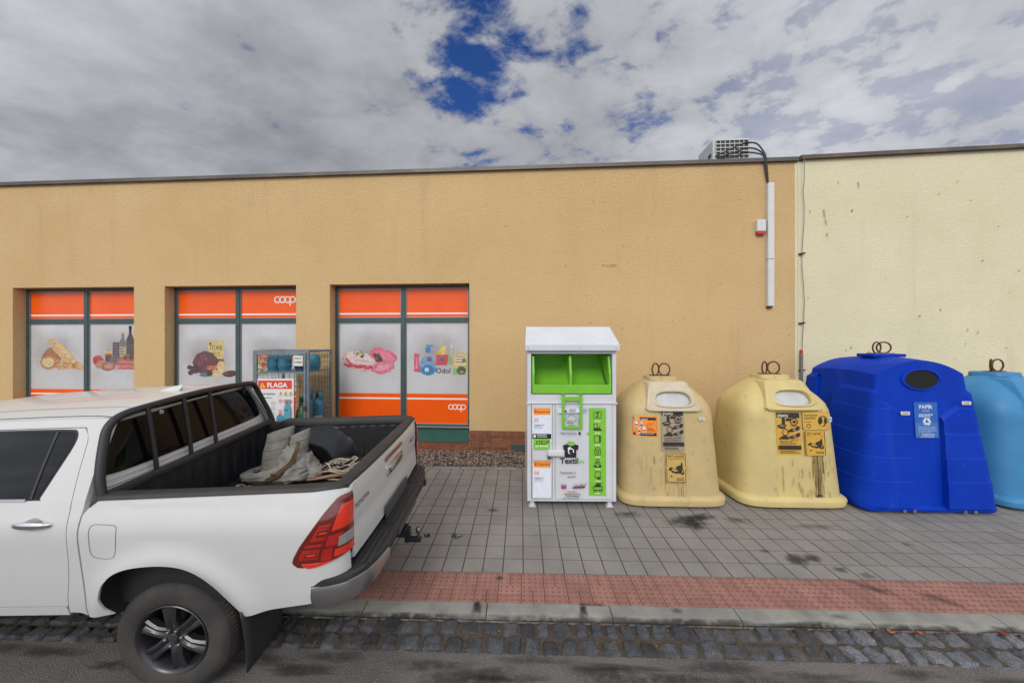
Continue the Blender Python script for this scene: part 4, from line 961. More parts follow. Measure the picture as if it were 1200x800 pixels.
def streaks(P, x0, x1, zt_, zb_, n, seed, cols):
    rn = random.Random(seed)
    for i in range(n):
        x = rn.uniform(x0, x1); w = rn.uniform(.003, .011); a = rn.uniform(zb_, zt_); l = rn.uniform(.1, .45)*(zt_-zb_); b = max(zb_, a-l); m_ = 5
        pl = [(x-w*rn.uniform(.2,1), a-(a-b)*j/m_) for j in range(m_+1)]+[(x+w*rn.uniform(.2,1), b+(a-b)*j/m_) for j in range(m_+1)]
        P.poly(pl, rn.choice(cols))
DK = (44,38,36)
def pict(P, x, z, k, kind, c=DK):
    w = .006
    if kind == 0:   P.poly([(x-.02*k,z),(x+.02*k,z),(x+.022*k,z+.07*k),(x+.008*k,z+.10*k),(x-.008*k,z+.10*k),(x-.022*k,z+.07*k)], c); P.ell(x-.02*k,z-.02*k,.06*k,.03*k,c,0,.25,14,1); P.ell(x-.02*k,z-.012*k,.03*k,.012*k,(150,130,100),0,.3,10,2); P.rect(x+.03*k,z+.05*k,x+.10*k,z+.085*k,c)
    elif kind == 1: P.ring(x,z+.02*k,.045*k,.012*k,c); P.ell(x,z+.02*k,.025*k,.02*k,c,0,.3,12,3); P.line(x-.06*k,z-.03*k,x+.05*k,z-.04*k,w,c)
    elif kind == 2: P.poly([(x-.08*k,z-.03*k),(x+.05*k,z-.04*k),(x+.04*k,z-.01*k),(x-.01*k,z+.02*k),(x-.03*k,z+.0*k)], c); P.ring(x+.01*k,z+.05*k,.04*k,.008*k,c); P.line(x+.02*k,z+.05*k,x+.09*k,z+.07*k,w,c)
    elif kind == 3: P.ell(x-.02*k,z,.05*k,.025*k,c,.3,.3,14,4); P.ell(x+.04*k,z+.02*k,.035*k,.02*k,c,.6,.3,12,5); P.ell(x-.01*k,z+.006*k,.02*k,.01*k,(170,146,110),.3,.2,10,6)
def plasty(P, x, z, w, h, bgc, seed=0):
    """plastics label: dark title bar, six pictograms, dark bar at the foot"""
    P.rect(x, z, x+w, z+h, bgc, 6); P.rect(x+.008, z+h-.075, x+w-.008, z+h-.008, DK, 3); P.text('plasty', x+.022, z+h-.060, .042, (222,214,196), .012, wmax=w*.72)
    k = w/.30
    for i, (a, b, q) in enumerate(((.09,.70,0),(.22,.74,1),(.22,.58,3),(.10,.44,2),(.22,.43,3))): pict(P, x+a*k, z+h*b-.0, k*.95, q)
    for i, b in enumerate((.625,.365)): P.lines(x+.02*k, x+w*.46, z+h*b, 1, .02, .007, DK, i+seed); P.lines(x+w*.55, x+w-.02, z+h*(b-.01), 1, .02, .006, DK, i+9+seed)
    P.lines(x+.03, x+w-.03, z+h*.31, 2, .026, .008, DK, 3+seed); P.rect(x+.012, z+h*.13, x+w-.012, z+h*.225, DK, 3); P.lines(x+.03, x+w-.03, z+h*.085, 2, .018, .007, DK, 6+seed)
def petlahve(P, x, z, w, h, bgc, title='PET LAHVE'):
    P.rect(x, z, x+w, z+h, bgc, 4); P.frame(x+.006, z+.006, x+w-.006, z+h-.006, .007, DK); P.text(title, x+w*.10, z+h*.84, h*.085, DK, .014, wmax=w*.8); P.line(x+w*.1, z+h*.79, x+w*.9, z+h*.79, .004, DK)
    P.poly([(x+w*.70,z+h*.40),(x+w*.82,z+h*.40),(x+w*.82,z+h*.62),(x+w*.77,z+h*.70),(x+w*.72,z+h*.62)], DK); P.ell(x+w*.5,z+h*.40,w*.3,h*.09,DK,-.25,.35,18,3); P.ell(x+w*.45,z+h*.42,w*.18,h*.045,bgc,-.2,.4,14,4); P.ell(x+w*.62,z+h*.50,w*.16,h*.06,DK,.3,.35,14,5); P.ell(x+w*.2,z+h*.47,w*.08,h*.05,DK,.3,.4,10,6); P.poly([(x+w*.75,z+h*.25),(x+w*.88,z+h*.30),(x+w*.86,z+h*.44)], DK)
    P.ell(x+w*.25,z+h*.22,w*.06,h*.03,DK,0,.4,9,7); P.lines(x+w*.5, x+w*.9, z+h*.14, 2, h*.05, h*.02, DK, 8)

b1 = thing('recycling_bin', 'yellow plastics bell bin with pale hood and orange sticker', 'recycling bin', street_loc(2.115, 4.70), -.03, 'bell recycling bins along the wall')
B1 = Bell(); B1.make(b1, M['yellow_tan'], M['yellow_pale'], seed=1)
P = B1.printer()
ox, oz = -.515, .885
P.rect(ox, oz, ox+.30, oz+.26, (238,140,44), 5); P.rect(ox+.014, oz+.205, ox+.286, oz+.242, (30,28,30), 3); P.text('kam s plasty?', ox+.022, oz+.212, .022, (226,220,210), .004, wmax=.25); P.rect(ox+.012, oz+.008, ox+.288, oz+.045, (30,28,30), 3); P.lines(ox+.03, ox+.27, oz+.030, 1, .02, .007, (220,210,200), 3)
P.frame(ox, oz, ox+.30, oz+.26, .006, (230,110,36))
for i, (a, b, r) in enumerate(((.045,.155,.3),(.105,.155,.1),(.135,.09,-.2),(.075,.08,.2))): P.poly([(ox+a-.014,oz+b-.04),(ox+a+.014,oz+b-.04),(ox+a+.016,oz+b+.015),(ox+a+.006,oz+b+.028),(ox+a+.006,oz+b+.04),(ox+a-.006,oz+b+.04),(ox+a-.006,oz+b+.028),(ox+a-.016,oz+b+.015)], [(226,226,226),(190,196,204),(230,230,226),(240,190,140)][i]); P.rect(ox+a-.013, oz+b-.025, ox+a+.013, oz+b-.005, (70,70,84))
P.ring(ox+.195, oz+.135, .022, .004, (200,90,30)); P.lines(ox+.17, ox+.27, oz+.165, 1, .02, .006, (200,90,30), 4); P.lines(ox+.17, ox+.28, oz+.095, 2, .02, .009, (180,70,24), 5)
plasty(P, -.165, .705, .29, .525, (160,146,124)); petlahve(P, -.125, .315, .255, .375, (196,160,88))
P.rect(.315, 1.105, .385, 1.14, (220,222,226), 2); P.rect(.328, 1.115, .372, 1.13, (110,130,170))
P.build('stickers', b1)
P = B1.printer(); P.h = .0012; streaks(P, -.45, .2, .7, .14, 30, 4, [M['yellow'], (176,152,104), (150,128,84)]); P.build('dirt_streaks', b1)

b2 = thing('recycling_bin', 'yellow plastics bell bin with brown drip stains below its ochre labels', 'recycling bin', street_loc(3.66, 4.68), -.03, 'bell recycling bins along the wall')
B2 = Bell(1.0, 1.02, 1.015); B2.make(b2, M['yellow'], M['yellow'], seed=2)
P = B2.printer()
plasty(P, -.235, .665, .305, .54, (206,160,62), 20)
wx, wz = .088, .985; P.rect(wx, wz, wx+.36, wz+.225, (208,164,66), 5); P.frame(wx+.005, wz+.005, wx+.355, wz+.22, .007, DK); P.text('NAPOJOVE', wx+.02, wz+.17, .026, DK, .010, wmax=.17); P.text('KARTONY', wx+.02, wz+.135, .026, DK, .010, wmax=.15)
P.lines(wx+.02, wx+.14, wz+.10, 1, .02, .006, DK, 2); P.ring(wx+.07, wz+.05, .024, .007, DK); P.ring(wx+.26, wz+.11, .06, .012, DK, 20, 300); P.poly([(wx+.20,wz+.08),(wx+.25,wz+.06),(wx+.25,wz+.15),(wx+.205,wz+.16)], DK); P.poly([(wx+.27,wz+.05),(wx+.32,wz+.09),(wx+.30,wz+.17),(wx+.28,wz+.13)], DK); P.ell(wx+.245,wz+.07,.03,.015,(208,164,66),.3,.3)
petlahve(P, .10, .665, .265, .31, (204,158,58))
P.ell(.455, 1.115, .038, .036, (206,212,214)); P.rect(.432, 1.10, .478, 1.125, (120,146,190)); P.build('stickers', b2)
P = B2.printer(); P.h = .0040; P.step = .00025
streaks(P, .19, .34, .76, .14, 30, 9, [M['grime'], M['grime'], (150,122,72), (104,84,52)]); streaks(P, -.3, .5, .70, .14, 26, 10, [M['grime']])
P.poly([(.245,.90),(.252,.90),(.262,.62),(.28,.3),(.272,.16),(.245,.16),(.25,.4)], (112,92,56)); P.poly([(.215,.62),(.235,.63),(.24,.3),(.222,.2)], (140,114,68)); P.poly([(.285,.66),(.30,.65),(.305,.36),(.292,.3)], (150,124,74)); P.poly([(.215,.15),(.30,.15),(.285,.175),(.24,.19)], (66,50,40)); P.build('dirt_streaks', b2)

b3 = thing('recycling_bin', 'light blue bell bin cut off by the right picture edge', 'recycling bin', street_loc(6.93, 4.72), .16, 'bell recycling bins along the wall')
B3 = Bell(1.12, 1.08, 1.03); B3.make(b3, M['ltblue'], M['ltblue'], seed=3)
P = B3.printer(); P.rect(-.22, 1.0, .2, 1.10, (214,206,190), 5); P.lines(-.20, .18, 1.078, 4, .02, .009, (110,110,120), 3); P.build('stickers', b3)

# ------------------------------------------------------------------ large dark blue paper bin
pb = thing('paper_bin', 'large dark blue ribbed paper bin with round black opening', 'recycling bin', street_loc(5.22, 4.66), -.03)
def rrect(hx, hy, r, ns=10, nc=7):
    """rounded rectangle, index 0 at the middle of the front, running towards -x (the left)"""
    pts = []
    def seg(a, b, n): return [(a[0]+(b[0]-a[0])*i/n, a[1]+(b[1]-a[1])*i/n) for i in range(n)]
    def arc(cx, cy, a0, n): return [(cx+r*cos(math.radians(a0-90*i/n)), cy+r*sin(math.radians(a0-90*i/n))) for i in range(n)]
    pts += seg((0,-hy), (-hx+r,-hy), ns); pts += arc(-hx+r,-hy+r,270,nc); pts += seg((-hx,-hy+r),(-hx,hy-r),ns*2); pts += arc(-hx+r,hy-r,180,nc)
    pts += seg((-hx+r,hy),(hx-r,hy),ns*2); pts += arc(hx-r,hy-r,90,nc); pts += seg((hx,hy-r),(hx,-hy+r),ns*2); pts += arc(hx-r,-hy+r,0,nc); pts += seg((hx-r,-hy),(0,-hy),ns)
    return pts
NS, NC = 10, 7; NP = 6*NS*1+4*NC+2*NS+2*NS-2*NS*0
def ztop(x, y, hx=.545): return 1.665+.06*(1-(y/.6)**2)+.185*(1-min(1, abs(x)/hx)**2)
def pbody(f):                      # f 0..1 from the base to the eaves
    hx = .755+(.545-.755)*f**1.15; hy = .575+(.475-.575)*f; return hx, hy, .13-.095*f
def ppt(i, f, off=0.):
    hx, hy, r = pbody(f); g = rrect(hx+off, hy+off, r+off); x, y = g[i]
    ht = pbody(1.); gt = rrect(ht[0], ht[1], ht[2]); zt_ = ztop(*gt[i]); zl_ = 1.66; k_ = max(0., (f-.55)/.45); return (x, y, .07+(zl_-.07)*f+(zt_-zl_)*k_)
NP = len(rrect(.7, .5, .1))
mb = MB(); rg = [[ppt(i, f/14) for i in range(NP)] for f in range(15)]
top = rg[-1]
for q in (.93,.84,.7,.5,.25): rg.append([(x*q, y*q, ztop(x*q, y*q)) for x, y, z in top])
rg.append([(x*.02, y*.02, ztop(0,0)) for x, y, z in top])
mb.rings([list(reversed(g)) for g in rg]); mb.build('body', M['blue'], pb, smooth=32)
mb = MB(); mb.rings([list(reversed([(x, y, z) for x, y in rrect(hx, hy, .12)])) for z, hx, hy in ((0,.76,.56),(.014,.775,.575),(.018,.812,.612),(.055,.82,.62),(.072,.80,.60),(.085,.74,.56))]); mb.build('base_rim', M['blue'], pb, smooth=45)
mb = MB()
for x in (-.36,-.24,.36,.48): mb.lathe([(.02,-.008),(.02,.0)], (x,-.617,.028), 'y', 10)
mb.build('drain_bolt', M['galv'], pb)
# corner pillars standing proud, ribbed by shallow steps
def pillar(i0, i1, fmax, slope, name='corner_pillar', levels=(.20,.38,.56,.74), d=.055):
    mb = MB(); idx = [i % NP for i in range(i0, i1+1)]; fs = [0.0]
    for l in levels: fs += [l-.004, l+.002]
    def fix(row):                  # the front face keeps a vertical inner edge
        if name != 'corner_pillar': return row
        row = [Vector(p) for p in row]; fi = [k for k, i in enumerate(idx) if i <= NS or i >= NP-NS]
        inner = 0 if idx[0] <= NS else cnt-1; xc = max(abs(row[k].x) for k in fi); xi = abs(row[inner].x); sd = math.copysign(1, row[inner].x)
        for k in fi:
            tgt = .205+(.055 if sd < 0 else -.06)*(1-min(1, row[k].z/1.5)); row[k].x = math.copysign(tgt+(abs(row[k].x)-xi)*(xc-tgt)/(xc-xi), row[k].x)
        return [tuple(p) for p in row]
    rows = []; F_ = sorted(set([0., .1, *fs[1:]]))
    F_ = [f for f in F_ if f < fmax]+[fmax]
    cnt = len(idx)
    def offs(f):
        n = sum(1 for l in levels if f > l); return d+.012-.008*n
    for f in F_:
        row = []
        for k, i in enumerate(idx):
            ff = f*(1-slope(k/(cnt-1))) if f == fmax else min(f, fmax*(1-slope(k/(cnt-1))))
            row.append(ppt(i, ff, offs(f)))
        rows.append(fix(row))
    lid = [ppt(i, min(1., fmax*(1-slope(k/(cnt-1)))+.035), -.01) for k, i in enumerate(idx)]
    rows.append(fix(lid))
    mb.rings(rows, closed=False, cap0=False, cap1=False)
    for k, sgn in ((0,1),(cnt-1,-1)):      # side walls
        a = [r[k] for r in rows[:-1]]; b = [(p[0], p[1]+(.075 if name == 'corner_pillar' else 0), p[2]) for p in a] if name == 'corner_pillar' else [ppt(idx[k], F_[j] if j < len(F_)-1 else F_[j]*(1-slope(k/(cnt-1))), -.01) for j in range(len(F_))]
        n = len(a); mb.add(a+b, [(j,j+1,n+j+1,n+j) if sgn < 0 else (n+j,n+j+1,j+1,j) for j in range(n-1)])
    o = mb.build(name, M['blue'], pb, smooth=30); return o
# index layout: 0..NS front-left half, corner NC, left side 2NS ...
pillar(int(NS*.42), NS+NC+int(NS*.95), .86, lambda q: .26*max(0, (.42-q)/.42) if q < .42 else 0)
pillar(NP-(NS+NC+int(NS*.95)), NP-int(NS*.42), .86, lambda q: .26*max(0, (q-.58)/.42) if q > .58 else 0)
pillar(NS+NC+int(NS*1.75), NS+NC+2*NS+NC, .93, lambda q: 0, levels=(.3,.6), name='side_pillar')
# opening with a raised collar
def gf(u, v):                              # front gable surface (y at x=u, z=v)
    f = min(1., (v-.07)/(ztop(0,-.475)-.07)); return -pbody(f)[1]
mb = MB(); k = 40; oz = 1.635; rg = []
for q, h in ((1.22,-.01),(1.20,.012),(1.04,.016),(1.0,.004),(.97,-.03)): rg.append([(.205*q*cos(2*pi*i/k)-.012, gf(0,oz+.118*q*sin(2*pi*i/k))-h, oz+.118*q*sin(2*pi*i/k)) for i in range(k)])
mb.rings(rg, cap0=False, cap1=False); col_ = mb.build('opening_collar', M['blue'], pb, smooth=50)
mb = MB(); mb.add([(.203*cos(2*pi*i/k)-.012, gf(0,oz+.117*sin(2*pi*i/k))-.003, oz+.117*sin(2*pi*i/k)) for i in range(k)], [tuple(range(k))]); mb.build('opening', M['black'], pb)
P = Print(lambda u, v, h: (u, gf(u, v)-h, v), .0007, .002)
lx, lz, lw_, lh = -.125, .905, .285, .445; W_ = (206,214,224)
P.rect(lx, lz, lx+lw_, lz+lh, (36,92,178), 4); P.rect(lx+.008, lz+.01, lx+lw_-.008, lz+.19, (66,112,180), 3)
P.text('PAPÍR', lx+lw_/2, lz+.365, .046, W_, .028, 'c', .21); P.text('PAPIER', lx+lw_/2, lz+.325, .022, (170,186,212), .01, 'c'); P.lines(lx+.05, lx+lw_-.05, lz+.285, 2, .022, .012, W_, 4)
rc = (lx+lw_/2, lz+.205)
for i in range(3):                         # recycling triangle of three folded arrows
    a = math.radians(90+120*i); b = math.radians(90+120*(i+1)); r = .058
    p0 = Vector((rc[0]+r*cos(a), rc[1]+r*sin(a))); p1 = Vector((rc[0]+r*cos(b), rc[1]+r*sin(b)))
    P.line(*p0.lerp(p1,.16), *p0.lerp(p1,.60), .026, W_); m_ = p0.lerp(p1,.60); d = (p1-p0).normalized(); n_ = Vector((-d.y, d.x))
    P.poly([tuple(m_+n_*.026), tuple(m_-n_*.026), tuple(m_+d*.030)], W_)
P.lines(lx+.03, lx+lw_-.03, lz+.13, 4, .022, .009, (150,178,210), 8); P.text('PAPIROVE', lx+lw_/2, lz+.028, .024, W_, .014, 'c', .2); P.lines(lx+.05, lx+lw_-.05, lz+.012, 1, .02, .006, W_, 9)
P.build('paper_label', pb)
for (fx, fz, i_) in ((-.345,1.20,0),(.40,1.33,1)):
    P = Print(lambda u, v, h: (u, -pbody((v-.07)/1.6)[1]-.058-h, v), .0007, .004); P.rect(fx, fz, fx+.11, fz+.042, (208,206,196)); P.rect(fx+.02, fz+.012, fx+.09, fz+.03, (170,150,120)); P.build('sticker', pb)
mb = MB(); bx(mb, -.21, -.12, 1.90, .23, .12, 1.945); mb.build('lifting_plate', M['blue'], pb, bevel=.01)
mb = MB(); bx(mb, -.13, -.06, 1.945, .14, .06, 1.955); mb.build('lifting_plate', M['galv'], pb)
for sx, ry in ((-.045, .25), (.05, -.3)):
    mb = MB(); pts = [(sx+.078*cos(2*pi*i/28)*cos(ry), .078*cos(2*pi*i/28)*sin(ry), 2.03+.078*sin(2*pi*i/28)) for i in range(28)]
    mb.tube(pts, .010, 8, closed=True); mb.build('lifting_ring', M['rust'], pb, smooth=60)

# ------------------------------------------------------------------ gas bottle cage
cx0, cx1, cy0, cy1, cz0, cz1 = -4.43, -3.51, 5.66, 6.36, .13, 2.07
cg = thing('gas_cage', 'galvanised wire mesh cage for gas bottles standing before the shop window', 'gas cage', (cx0, cy0, .115), 0)
W2, D2, H2 = cx1-cx0, cy1-cy0, cz1-.115
mb = MB(); r = .02
for x in (0, W2):
    for y in (0, D2): mb.box((x-r,y-r,0),(x+r,y+r,H2))
for z in (.06, H2-r):
    for y in (0, D2): mb.box((r,y-r+.002,z-r),(W2-r,y+r-.002,z+r))
    for x in (0, W2): mb.box((x-r+.002,r,z-r),(x+r-.002,D2-r,z+r))
mb.build('frame', M['steel'], cg, bevel=.003)
dr = MB(); rz = .016                                                     # door frame set in front
dr.box((.025,-.036,.09),(.06,-.006,H2-.045)); dr.box((W2-.06,-.036,.09),(W2-.025,-.006,H2-.045)); dr.box((.06,-.035,H2-.08),(W2-.06,-.007,H2-.045)); dr.box((.06,-.035,.09),(W2-.06,-.007,.125)); dr.box((.06,-.034,1.555),(W2-.06,-.008,1.585))
dd_ = dr.build('cage_door', M['steel'], cg, bevel=.003)
mb = MB(); mb.box((W2-.075,-.055,.92),(W2-.02,-.03,1.0)); mb.build('door_latch', M['rust'], dd_)
def mesh_panel(o, u, v, nu, nv, name='mesh_panel'):
    mb = MB(); o, u, v = Vector(o), Vector(u), Vector(v)
    for i in range(1, nu): mb.tube([o+u*i/nu, o+u*i/nu+v], .0028, 5)
    for i in range(1, nv): mb.tube([o+v*i/nv, o+v*i/nv+u], .0028, 5)
    return mb.build(name, M['wire'], cg)
mesh_panel((.04,-.005,.1), (W2-.08,0,0), (0,0,H2-.15), 9, 19); mesh_panel((W2,.02,.06), (0,D2-.04,0), (0,0,H2-.1), 7, 19)
mesh_panel((0,.02,.06), (0,D2-.04,0), (0,0,H2-.1), 7, 19); mesh_panel((.02,D2,.06), (W2-.04,0,0), (0,0,H2-.1), 9, 19); mesh_panel((.02,.02,H2-.02), (W2-.04,0,0), (0,D2-.04,0), 9, 7)
SHZ = 1.56
mb = MB(); mb.box((.022,.022,SHZ),(W2-.022,D2-.022,SHZ+.02)); mb.build('shelf', M['steel'], cg)
mb = MB(); mb.box((.022,.022,.08),(W2-.022,D2-.022,.095)); mb.build('cage_floor', M['steel'], cg)
sg = thing('safety_sign', 'white gas safety board with red header strip hung on the cage', 'sign', (cx0, cy0-.042, .115), 0)
mb = MB(); sx0, sx1, sz0, sz1 = .08, .70, .62, 1.47; mb.box((sx0,-.004,sz0),(sx1,.0,sz1)); mb.build('board', flat((222,222,222)), sg)
P = Print(lambda u, v, h: (u, -.004-h, v)); P.rect(sx0+.012, sz1-.175, sx1-.03, sz1-.03, (222,66,46)); P.poly([(sx0+.04,sz1-.155),(sx0+.135,sz1-.155),(sx0+.0875,sz1-.06)], (236,200,60)); P.poly([(sx0+.078,sz1-.14),(sx0+.097,sz1-.14),(sx0+.0875,sz1-.09)], (40,30,20))
P.text('FLAGA', sx0+.165, sz1-.148, .082, (240,238,236), .03, wmax=-1); P.text('TADE PROPAN', sx0+.04, sz1-.275, .03, (60,60,64), .010, wmax=.26)
P.lines(sx0+.06, sx0+.26, sz1-.33, 1, .03, .012, (110,110,120), 3)
for i in range(3):
    P.poly([(sx0+.37+i*.085,sz1-.27),(sx0+.435+i*.085,sz1-.27),(sx0+.4025+i*.085,sz1-.205)], (232,196,60)); P.rect(sx0+.397+i*.085,sz1-.262,sx0+.408+i*.085,sz1-.235,(40,34,24)); P.lines(sx0+.37+i*.085,sx0+.43+i*.085,sz1-.29,1,.01,.008,(120,120,120),i)
for i in range(3):
    P.ring(sx0+.40+i*.085, sz1-.38, .026, .007, (212,70,60)); P.line(sx0+.385+i*.085, sz1-.365, sx0+.417+i*.085, sz1-.396, .006, (212,70,60))
P.ring(sx0+.40, sz1-.55, .026, .007, (212,70,60)); P.line(sx0+.385, sz1-.535, sx0+.417, sz1-.566, .006, (212,70,60))
for i in range(5): P.lines(sx0+.03, sx0+.20, sz1-.40-i*.09, 2, .022, .010, (150,150,160), i+20); P.frame(sx0+.25, sz1-.44-i*.09, sx0+.30, sz1-.39-i*.09, .005, (130,130,140))
P.poly([(sx0+.34,sz0+.05),(sx0+.46,sz0+.05),(sx0+.46,sz0+.20),(sx0+.44,sz0+.235),(sx0+.36,sz0+.235),(sx0+.34,sz0+.20)], (70,150,170)); P.ell(sx0+.40,sz0+.25,.02,.02,(210,70,60)); P.lines(sx0+.36,sx0+.44,sz0+.15,1,.02,.012,(40,60,80),4)
P.poly([(sx0+.47,sz0+.08),(sx0+.58,sz0+.08),(sx0+.58,sz0+.36),(sx0+.555,sz0+.41),(sx0+.495,sz0+.41),(sx0+.47,sz0+.36)], (84,160,178)); P.frame(sx0+.485,sz0+.41,sx0+.565,sz0+.50,.016,(84,160,178)); P.ell(sx0+.525,sz0+.45,.02,.025,(210,70,60)); P.lines(sx0+.49,sx0+.56,sz0+.31,1,.02,.014,(40,60,80),5)
P.build('sign_print', sg)
ns = thing('notice_plate', 'small white notice plate on the cage near its top right', 'sign', (cx0, cy0-.040, .115), 0)
mb = MB(); mb.box((W2-.235,-.003,1.685),(W2-.065,.0,1.865)); mb.build('plate', flat((226,226,214)), ns)
P = Print(lambda u, v, h: (u, -.003-h, v)); P.frame(W2-.228,1.692,W2-.072,1.858,.004,(150,150,140)); P.text('ZAKAZ', W2-.15, 1.80, .035, (50,50,50), .008, 'c', .12); P.text('KOURENI', W2-.15, 1.735, .035, (50,50,50), .008, 'c', .13); P.build('plate_print', ns)
def gas_bottle(x, y, z, r, h, m, label, kind, lab=None, grp='gas bottles in the cage'):
    """squat or tall steel bottle: foot ring, body, collar, valve"""
    t = thing('gas_bottle', label, 'gas bottle', (cx0+x, cy0+y, .115+z), 0, grp)
    mb = MB()
    if kind == 'squat': mb.lathe([(r*.8,0),(r*.82,.03),(r*.95,.05),(r,.09),(r,h*.55),(r*.93,h*.75),(r*.7,h*.92),(r*.3,h)], n=24)
    else: mb.lathe([(r*.9,0),(r*.9,.04),(r,.06),(r,h*.70),(r*.93,h*.78),(r*.7,h*.85),(r*.35,h*.89),(r*.3,h*.90)], n=24)
    mb.build('body', m, t, smooth=50)
    if kind != 'squat':
        mb = MB(); n = 20; rr = r*.62; a0, a1 = .6, 2*pi-.6
        for i in range(n+1):
            a = a0+(a1-a0)*i/n-pi/2
            mb.v += [(rr*cos(a), rr*sin(a), h*.83), (rr*cos(a), rr*sin(a), h*1.02)]
        for i in range(n): mb.f.append((2*i,2*i+2,2*i+3,2*i+1)); mb.m.append(0); mb.t.append(1.)
        mb.build('collar', m, t, smooth=60, solid=.006)
    mb = MB(); mb.lathe([(.018,h*.88),(.018,h*.96),(.028,h*.965),(.028,h*.99),(.012,h)], n=10); mb.build('valve', M['badge'], t, smooth=50)
    if lab:
        P = Print(lambda u, v, h_: ((r+h_)*sin(u/r), -(r+h_)*cos(u/r), v)); P.rect(-.10, h*.40, .11, h*.60, lab, 8); P.ell(0,h*.54,.02,.02,(200,60,60)); P.lines(-.08,.09,h*.48,2,.03,.012,(90,90,90),2); P.build('label', t)
    return t
for x, y, n in ((.17,.22,'leftmost teal dome topped gas bottle on the cage shelf'), (.38,.20,'second teal dome topped gas bottle on the cage shelf'), (.86-.09,.42,'teal gas bottle at the back right corner of the cage shelf')):
    gas_bottle(x, y, SHZ+.02, .105, .30, M['teal'], n, 'squat')
gas_bottle(.60, .30, SHZ+.02, .10, .29, mat('navy_gas_bottle', (.012,.03,.14), .4), 'navy blue gas bottle on the cage shelf behind the notice plate', 'squat', (80,120,190))
gas_bottle(.75, .16, .095, .13, 1.02, M['ggreen'], 'green gas bottle with white label beside the red headed safety board', 'tall', (206,206,200))
gas_bottle(.61, .50, .095, .13, 1.10, M['teal'], 'teal gas bottle standing behind the labelled green one', 'tall')
gas_bottle(W2-.135, .545, .095, .105, 1.06, M['teal'], 'slim teal gas bottle in the back right corner of the cage', 'tall', (190,196,200))
# ------------------------------------------------------------------ pickup truck (local: x to the rear, y away from the camera, z up; origin under the near rear hub)
TW_ = 1.86
tk = thing('pickup_truck', 'white double cab pickup truck with black bed liner parked half on the pavement', 'pickup truck', (-2.10, 1.955, -.010), math.radians(1.0), rx=math.radians(2.5))
def interp(pts, t):
    if t <= pts[0][0]: return pts[0][1]
    for (a, b), (c, d) in zip(pts, pts[1:]):
        if t <= c:
            k = (t-a)/(c-a); return b+(d-b)*k
    return pts[-1][1]
def sinterp(pts, t):
    """smooth (Catmull-like) interpolation"""
    n = len(pts)
    if t <= pts[0][0]: return pts[0][1]
    if t >= pts[-1][0]: return pts[-1][1]
    for i in range(n-1):
        if t <= pts[i+1][0]:
            x0, y0 = pts[i]; x1, y1 = pts[i+1]; h = x1-x0; k = (t-x0)/h
            m0 = (pts[i+1][1]-pts[max(0,i-1)][1])/(pts[i+1][0]-pts[max(0,i-1)][0]); m1 = (pts[min(n-1,i+2)][1]-pts[i][1])/(pts[min(n-1,i+2)][0]-pts[i][0])
            return (2*k**3-3*k*k+1)*y0+(k**3-2*k*k+k)*h*m0+(-2*k**3+3*k*k)*y1+(k**3-k*k)*h*m1
SEC = [(.45,.110),(.55,.084),(.66,.060),(.80,.042),(.95,.031),(1.06,.025),(1.11,.026),(1.15,.034),(1.20,.050),(1.25,.070)]
def ysurf(x, z):
    if z <= 1.25: y = sinterp(SEC, z)
    else: y = .066+(z-1.25)*.40+((z-1.25)**2)*.14
    return y
WX = [(0., .0), (-3.085, .0)]
def flare(x, z, cx):
    r = math.hypot(x-cx-.045, z-.46); return -.030*math.exp(-((r-.47)/.075)**2) if z < 1.05 else 0
def yside(x, z):
    y = ysurf(x, z)+flare(x, z, 0)+flare(x, z, -3.085)
    if x > .84: y += .135*(1-math.sqrt(max(0, 1-((x-.84)/.238)**2)))
    if x < -3.3: y += .22*max(0,(-3.3-x)/.75)**2.2
    return y
def zd(x, z): return z-.072*max(0, (-.515-x)/1.5)**1.7*max(0, min(1, (z-1.3)/.4))   # the roof line falls towards the windscreen
def mir(fn, far):
    return (lambda *a: (lambda p: (p[0], TW_-p[1], p[2]))(fn(*a))) if far else fn
ARCH = [(-.305,.555),(-.345,.625),(-.352,.70),(-.325,.78),(-.27,.845),(-.18,.892),(-.06,.914),(.07,.915),(.17,.895),(.255,.845),(.325,.765),(.395,.665),(.475,.562)]
def archz(x, cx=0.):
    q = x-cx; pts = [p for p in ARCH[2:]]
    if q < -.352 or q > .475: return None
    return sinterp(pts, q)
def rail(x): return 1.275+(x+.44)*.028
def zlow(x):
    if x < -.352: return .585 if x < -.36 else .62
    a = archz(x)
    if a: return a
    return .562+(x-.475)*.16
def side_panel(name, x0, x1, zt, zl, far, m=M['paint'], nx=40, nz=20, xs=None, lip=True, smooth=35):
    xs = xs or [x0+(x1-x0)*i/nx for i in range(nx+1)]; mb = MB(); rows = []
    for j in range(nz+1):
        row = []
        for x in xs:
            a, b = zl(x), zt(x); z = a+(b-a)*(j/nz); row.append((x, yside(x, z), z))
        rows.append(row)
    inn = [(x, y+.035, z) for x, y, z in rows[0]]; top = [(x, y+.012, z+.006) for x, y, z in rows[-1]]; top2 = [(x, y+.07, z+.006) for x, y, z in rows[-1]]
    inn2 = [(x, y+.10, z+.01) for x, y, z in rows[0]]
    allr = ([inn2, inn] if lip else [])+rows+[top, top2]
    if far: allr = [[(x, TW_-y, z) for x, y, z in r] for r in allr]
    mb.rings(allr, cap0=False, cap1=False, closed=False)
    if not far: mb.f = [tuple(reversed(f)) for f in mb.f]
    return mb.build(name, m, tk, smooth=smooth)
xs_bed = [-.44+.008*i for i in range(2)]+[-.425+(.84+.425)*i/64 for i in range(65)]+[.84+.236*sin(pi/2*i/12) for i in range(1,13)]
xs_bed = sorted(set([x for x in xs_bed]+[-.3535,-.351]))
